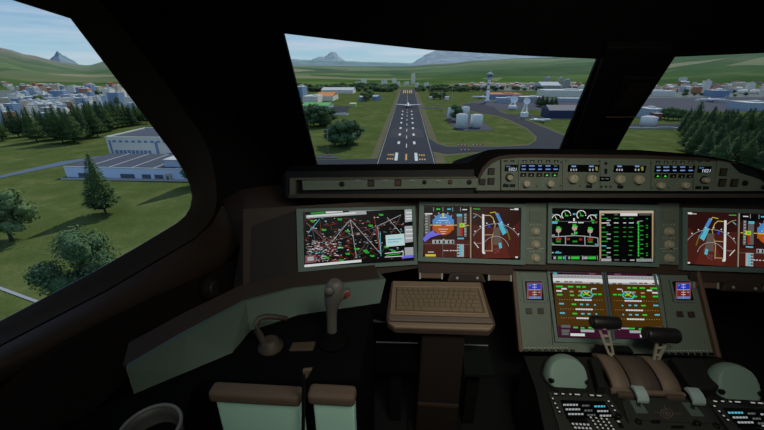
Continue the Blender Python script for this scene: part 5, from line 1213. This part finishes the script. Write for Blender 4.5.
# ================================================================== PEDESTAL
zP = .30; PP = Panel((.72, .8, zP), PI/2)
M_PED = mat('pedestal_black', (26, 25, 23), .65, var=.15, scale=30); M_PLT = mat('pedestal_plate', (46, 46, 42), .6, var=.12, scale=40)
root = empty('pedestal', PP.M, 'black centre pedestal between the seats carrying levers and keypads', 'pedestal')
b = MB(); b.prism(ploc(PP, [(524, 355), (536, 388), (545, 430), (560, 520), (860, 520), (780, 430), (757, 388), (724, 358)], -.004), (0, 0, -.29)); b.build('pedestal_body', M_PED, root)
b = MB(); b.prism(ploc(PP, [(628, 397), (694, 399.5), (706, 401), (730, 440), (745, 470), (640, 470), (634, 440), (622, 402)], -.004), (0, 0, .005)); b.build('centre_plate', M_PLT, root, bevel=.001)
D = Draw(PP, .0016)
D.line([(610, 398), (640, 452)], .5, M_HOLE); D.line([(703, 401), (733, 452)], .5, M_HOLE); D.line([(612, 419.5), (722, 425)], .4, M_HOLE)
M_EMB = mat('emblem_brown', (96, 82, 68), .5)
D.arc(666.5, 413.8, 6.2, 0, 360, .8, M_EMB, 24, ry=4.6); D.arc(666.5, 413.8, 3.6, 0, 360, .6, M_EMB, 20, ry=2.6); D.disc(666.5, 413.8, 1.8, M_EMB, 12, ry=1.2)
D.line([(653, 412.6), (659, 413)], .6, M_EMB); D.line([(674, 413.8), (681, 414)], .6, M_EMB); D.line([(664, 405), (665, 408.6)], .5, M_EMB); D.rect(671, 426, 684, 429, M_HOLE); D.rect(651, 420.4, 660, 424, M_HOLE); D.rect(692, 422, 701, 426, M_HOLE)
for x in (554, 560): pass
D.build('markings', None, root)
for x, y in ((638, 422.6), (697, 424), (716, 426.5), (618, 417)): rnd(PP, root, x, y, 3.2, M_HOLE, 0, .008, M_PLT)
b = plate(PP, [(588, 364), (598, 364), (604, 394), (596, 393)], -.004, .03); b.build('side_block', M_PED, root, bevel=.004)
b = plate(PP, [(668, 364), (700, 366), (716, 394), (690, 398)], -.004, .03); b.build('side_block', M_PED, root, bevel=.004)
# thrust quadrant
a_ = atZ(614, 387, .315); c_ = atZ(682, 391, .315); X0, X1 = a_.x, c_.x; Yf = (a_.y+c_.y)/2
root = empty('thrust_quadrant', TL(((X0+X1)/2, Yf, zP)), 'curved brown thrust lever cover in the middle of the pedestal', 'quadrant')
pf = [(0, -.003), (0, .006), (.008, .014), (.024, .023), (.045, .029), (.07, .032), (.095, .031), (.118, .026), (.135, .016), (.135, -.003)]
hw = (X1-X0)/2
b = MB(); b.smooth = True; n = len(pf)
def arcpart(x0, x1, lift, name, m, i0=1, i1=8):
    b = MB(); pts = pf[i0:i1+1]; 
    vs = [(x0, y, z+lift) for y, z in pts]+[(x1, y, z+lift) for y, z in pts]; k = len(pts)
    b.add(vs, [(i, i+1, k+i+1, k+i) for i in range(k-1)], True)
    vs2 = vs+[(v[0], v[1], v[2]-.012) for v in vs]
    b.add(vs2, [(0, k, 3*k, 2*k), (k-1, 2*k-1, 4*k-1, 3*k-1)]+[(i, i+1, 2*k+i+1, 2*k+i) for i in range(k-1)]+[(k+i, k+i+1, 3*k+i+1, 3*k+i) for i in range(k-1)], False)
    return b.build(name, m, root)
b = MB(); b.prism([(-hw, y, z) for y, z in pf], (2*hw, 0, 0)); b.build('housing', M_HOLE, root)
M_Q = mat('quadrant_brown', (112, 94, 78), .6, var=.1, scale=30); M_Q2 = mat('quadrant_brown_dark', (80, 68, 56), .6, var=.1, scale=30)
arcpart(-hw-.002, -hw*.48, .003, 'side_cover', M_Q); arcpart(-hw*.42, hw*.42, .002, 'middle_cover', M_Q2); arcpart(hw*.48, hw+.002, .003, 'side_cover', M_Q)
b = MB(); b.box((0, -.004, .004), (2*hw+.02, .012, .012)); b.build('front_bar', M_Q, root, bevel=.002)
for sx_ in (-1, 1):
    b = MB(); b.box((sx_*hw*.72, -.016, .004), (hw*.5, .016, .014)); b.build('stop_block', M_Q2, root, bevel=.002)
def thrust(bx, by, tx, ty, hx, hy, hl, hr, Yp, side, tilt):
    P0 = atY(bx, by, Yp); root = empty('thrust_lever', TL(P0), f'{side} thrust lever with a black cylindrical grip on a pale ladder-shaped arm', 'lever')
    g = lambda x, y: atY(x, y, Yp)-P0
    M_ARM = mat('arm_pale', (164, 156, 138), .5)
    b = MB(); w0 = 2.0; w1 = 4.4
    b.bar(g(bx-w0, by-3), g(tx-w1, ty), .006, .007); b.bar(g(bx+w0, by-3), g(tx+w1, ty), .006, .007)
    for t in (.0, .38, .72): x = bx+(tx-bx)*t; y = by-3+(ty-by+3)*t; w_ = w0+(w1-w0)*t; b.bar(g(x-w_, y), g(x+w_, y), .005, .006)
    b.bar(g(bx, by-3), g(bx, by+4), .009, .009); b.build('arm', M_ARM, root)
    A_ = g(hx-hl, hy-tilt); B_ = g(hx+hl, hy+tilt); d_ = B_-A_; s = mpp(P0); r_ = hr*s; q_ = d_.to_track_quat('Z', 'Y').to_matrix(); L_ = d_.length
    b = MB(); b.lathe([(r_*.5, 0), (r_*.9, .002), (r_, .008), (r_, L_-.008), (r_*.9, L_-.002), (r_*.5, L_)], A_, 28, q_)
    b.build('grip', mat('grip_black', (24, 22, 20), .45, spec=.4), root)
    b = MB(); b.lathe([(r_*.62, -.0015), (r_*.62, .001)], A_, 20, q_); b.build('grip_cap', mat('grip_grey', (46, 42, 38), .5), root)
thrust(611, 357, 603.5, 329, 605.2, 322.4, 14.2, 6.2, .955, 'left', .6)
thrust(655, 366, 661.5, 342, 661.2, 335, 16.6, 7.2, .945, 'right', 1)
b = MB(); q_ = atZ(617, 353, .33); b.box(q_+Vector((0, .02, -.01)), (.11, .03, .024)); under(b.build('lever_mount', M_HOLE), bpy.data.objects['pedestal'], (0, 0, 0)); bpy.data.objects['lever_mount'].matrix_parent_inverse = PP.I
# palm rests (domes)
M_DOME = mat('dome_green_grey', (120, 142, 128), .5, var=.05, scale=20)
def dome(x0, x1, yt, yb, label, kk=.86, dx=0):
    c0 = atZ((x0+x1)/2+.5+dx, yb-11, zP); r_ = (x1-x0)/2*mpp(c0)*kk
    h = atY((x0+x1)/2, yt, c0.y+r_*.25).z-zP; h = max(h, .05)
    root = empty('palm_rest', TL(c0), label, 'palm rest'); b = MB(); n = 40; m = 18; rings_ = []
    fy = -.72*r_
    for j in range(m+1):
        ph = PI/2*j/m; rr = math.cos(ph)**.75; z = h*math.sin(ph); ring = []
        for k in range(n):
            th = 2*PI*k/n; ring.append(Vector((r_*rr*math.cos(th), max(r_*rr*math.sin(th), fy+z*.75), z)))
        if rr*r_ < .001: ring = [Vector((0, max(0, fy+z*.75), z))]*n
        rings_.append(ring)
    b.ring_loft(rings_, cap=False); o = b.build('shell', M_DOME, root)
    for sx_ in (-1, 1):
        q_ = Vector((sx_*r_*.83, -r_*.47, h*.22)); nn = Vector((sx_*.75, -.62, .25)).normalized(); b = MB(); b.lathe([(.0085, -.006), (.0085, .0012), (.006, .0018)], q_, 16, nn.to_track_quat('Z', 'Y').to_matrix()); b.build('thumb_hole', M_HOLE, root)
    b = MB(); b.lathe([(r_*1.06, -.003), (r_*1.06, .004)], (0, 0, 0), 32); b.build('base_ring', M_PED, root)
dome(540, 587, 356.5, 388.5, 'rounded green-grey palm rest left of the thrust levers')
dome(705, 758, 365, 399.5, 'rounded green-grey palm rest right of the thrust levers', .8, -2)
# keypads
M_KW = mat('key_white_mark', (205, 208, 200), .5, emit=.5)
def keypad(dx, dy, label, first):
    sh = atZ(553.4+dx, 395.4+dy, zP)-atZ(553.4, 395.4, zP)
    root = empty('keypad', TL(sh) @ PP.M, label, 'keypad')
    b = plate(PP, [(548, 392.6), (607, 394.6), (634, 432), (650, 460), (574, 460), (559, 430)], -.003, .003); b.build('base', M_PLT, root, bevel=.001)
    b = plate(PP, [(560, 401), (604, 402.4), (613.5, 418.4), (566.5, 420)], .003, .0045); sc = b.build('screen', mat('window_black', (8, 8, 9), .25), root)
    D = Draw(PP, .0047); z = lambda x, y: (505+x/5.06, 345+y/5.06)
    rows = [((293, 367, 308), (388, 425, 312), (450, 505, 316)), ((305, 378, 331), (400, 440, 337), (465, 520, 340)), ((318, 395, 355), (415, 455, 360), (478, 535, 363))]
    for j, rw in enumerate(rows):
        for i, (x0, x1, y) in enumerate(rw):
            m = CYN if (j == 0 and i == first) else LGR; k = x0
            while k < x1: D.rect(*z(k, y-4), *z(min(k+13, x1), y+5), m if not (i == 1) else GRY); k += 16
    D.build('screen_text', None, sc)
    b = MB()
    def key(x, y, w_, h_, mk=True, z0=.003):
        xx, yy, ww, hh = PP.LR(x-w_/2, y-h_/2, x+w_/2, y+h_/2); b.use(M_HOLE).box((xx, yy, z0+.001), (ww*1.35, hh*1.5, .004))
        if mk: b.use(M_KW).box((xx, yy, z0+.0032), (ww*.8, hh*.72, .0006))
    for x0, x1, y in ((245, 265, 255), (283, 300, 255), (322, 336, 257), (348, 380, 258), (425, 450, 262), (460, 488, 264)): key(*z((x0+x1)/2, y), (x1-x0)/5.06, 1.5)
    for x, y in ((240, 278), (252, 303), (263, 325), (274, 345), (522, 292), (540, 316), (553, 338)): key(*z(x, y), 2, 1.7)
    for j in range(6):
        for i in range(4): key(*z(432+i*27+j*11, 374+j*17+i*3), 2, 2)
    for j in range(4):
        for i in range(5): key(*z(330+i*19+j*12, 388+j*19+i*1), 2.6, 2.4, j > 0)
    for j in range(3): key(*z(560+j*12, 375+j*20), 3, 2.2, j == 1)
    b.build('keys', None, root)
    return root
keypad(0, 0, 'illuminated keypad with a small text screen below the left palm rest', 2)
keypad(159.1, 7.4, 'illuminated keypad with a small text screen below the right palm rest', 0)
# small levers with silver caps
M_SIL = mat('cap_silver', (176, 196, 190), .35, metal=.3, var=.05); M_SLOT = mat('slot_plate', (84, 96, 88), .5)
def smalllever(cap, base, label):
    bx = ploc(PP, base, 0); c0 = sum(bx, Vector())/4
    root = empty('lever', PP.M @ TL(c0), label, 'lever')
    b = MB(); b.prism([p-c0 for p in bx], (0, 0, .004)); b.build('slot_plate', M_SLOT, root, bevel=.001)
    W = PP.M @ c0; cc = atY((cap[0]+cap[2])/2, (cap[1]+cap[3])/2, W.y+.03); L_ = (PP.M @ TL(c0)).inverted() @ cc; s = mpp(cc)
    w_ = (cap[2]-cap[0])*s*.8
    b = MB(); b.bar((0, 0, .003), L_+Vector((-.002, 0, -.01)), .009, .006); b.build('stem', M_HOLE, root)
    b = MB(); b.ring_loft([[L_+Vector(((sx*(w_/2)), y, z)) for sx, y, z in ((-1, y0, z0), (1, y0, z0), (1, y0, z0-.010), (-1, y0, z0-.010))] for y0, z0 in ((-.022, -.010), (-.016, -.001), (0, .006), (.014, .007), (.02, .004))], smooth=False); b.build('cap', M_SIL, root, bevel=.001)
smalllever((633.5, 386.5, 647, 397.5), [(629, 401), (640, 401.4), (648, 413.8), (636, 413.8)], 'small silver-capped lever in front of the quadrant, the one nearer the left keypad')
smalllever((688, 387.5, 703, 400.5), [(681, 403), (693, 403.6), (704, 417), (691, 416.4)], 'small silver-capped lever in front of the quadrant, the one nearer the right keypad')

# ================================================================== UNSEEN FILL LIGHTS ADDED TO THE COCKPIT
def area(loc, tgt, size, power, col, name='fill_light'):
    l = bpy.data.lights.new(name, 'AREA'); l.energy = power; l.size = size; l.color = col; l.spread = math.radians(95)
    o = bpy.data.objects.new(name, l); C.objects.link(o); o.location = loc; o.rotation_euler = (Vector(tgt)-Vector(loc)).to_track_quat('-Z', 'Y').to_euler()
    return o
area((.35, .1, 1.55), (.4, 1.1, .5), .35, 3.2, (1, .98, .88))
area((.0, -.2, 1.5), (-.2, .6, .5), .3, .8, (.92, 1, .92))
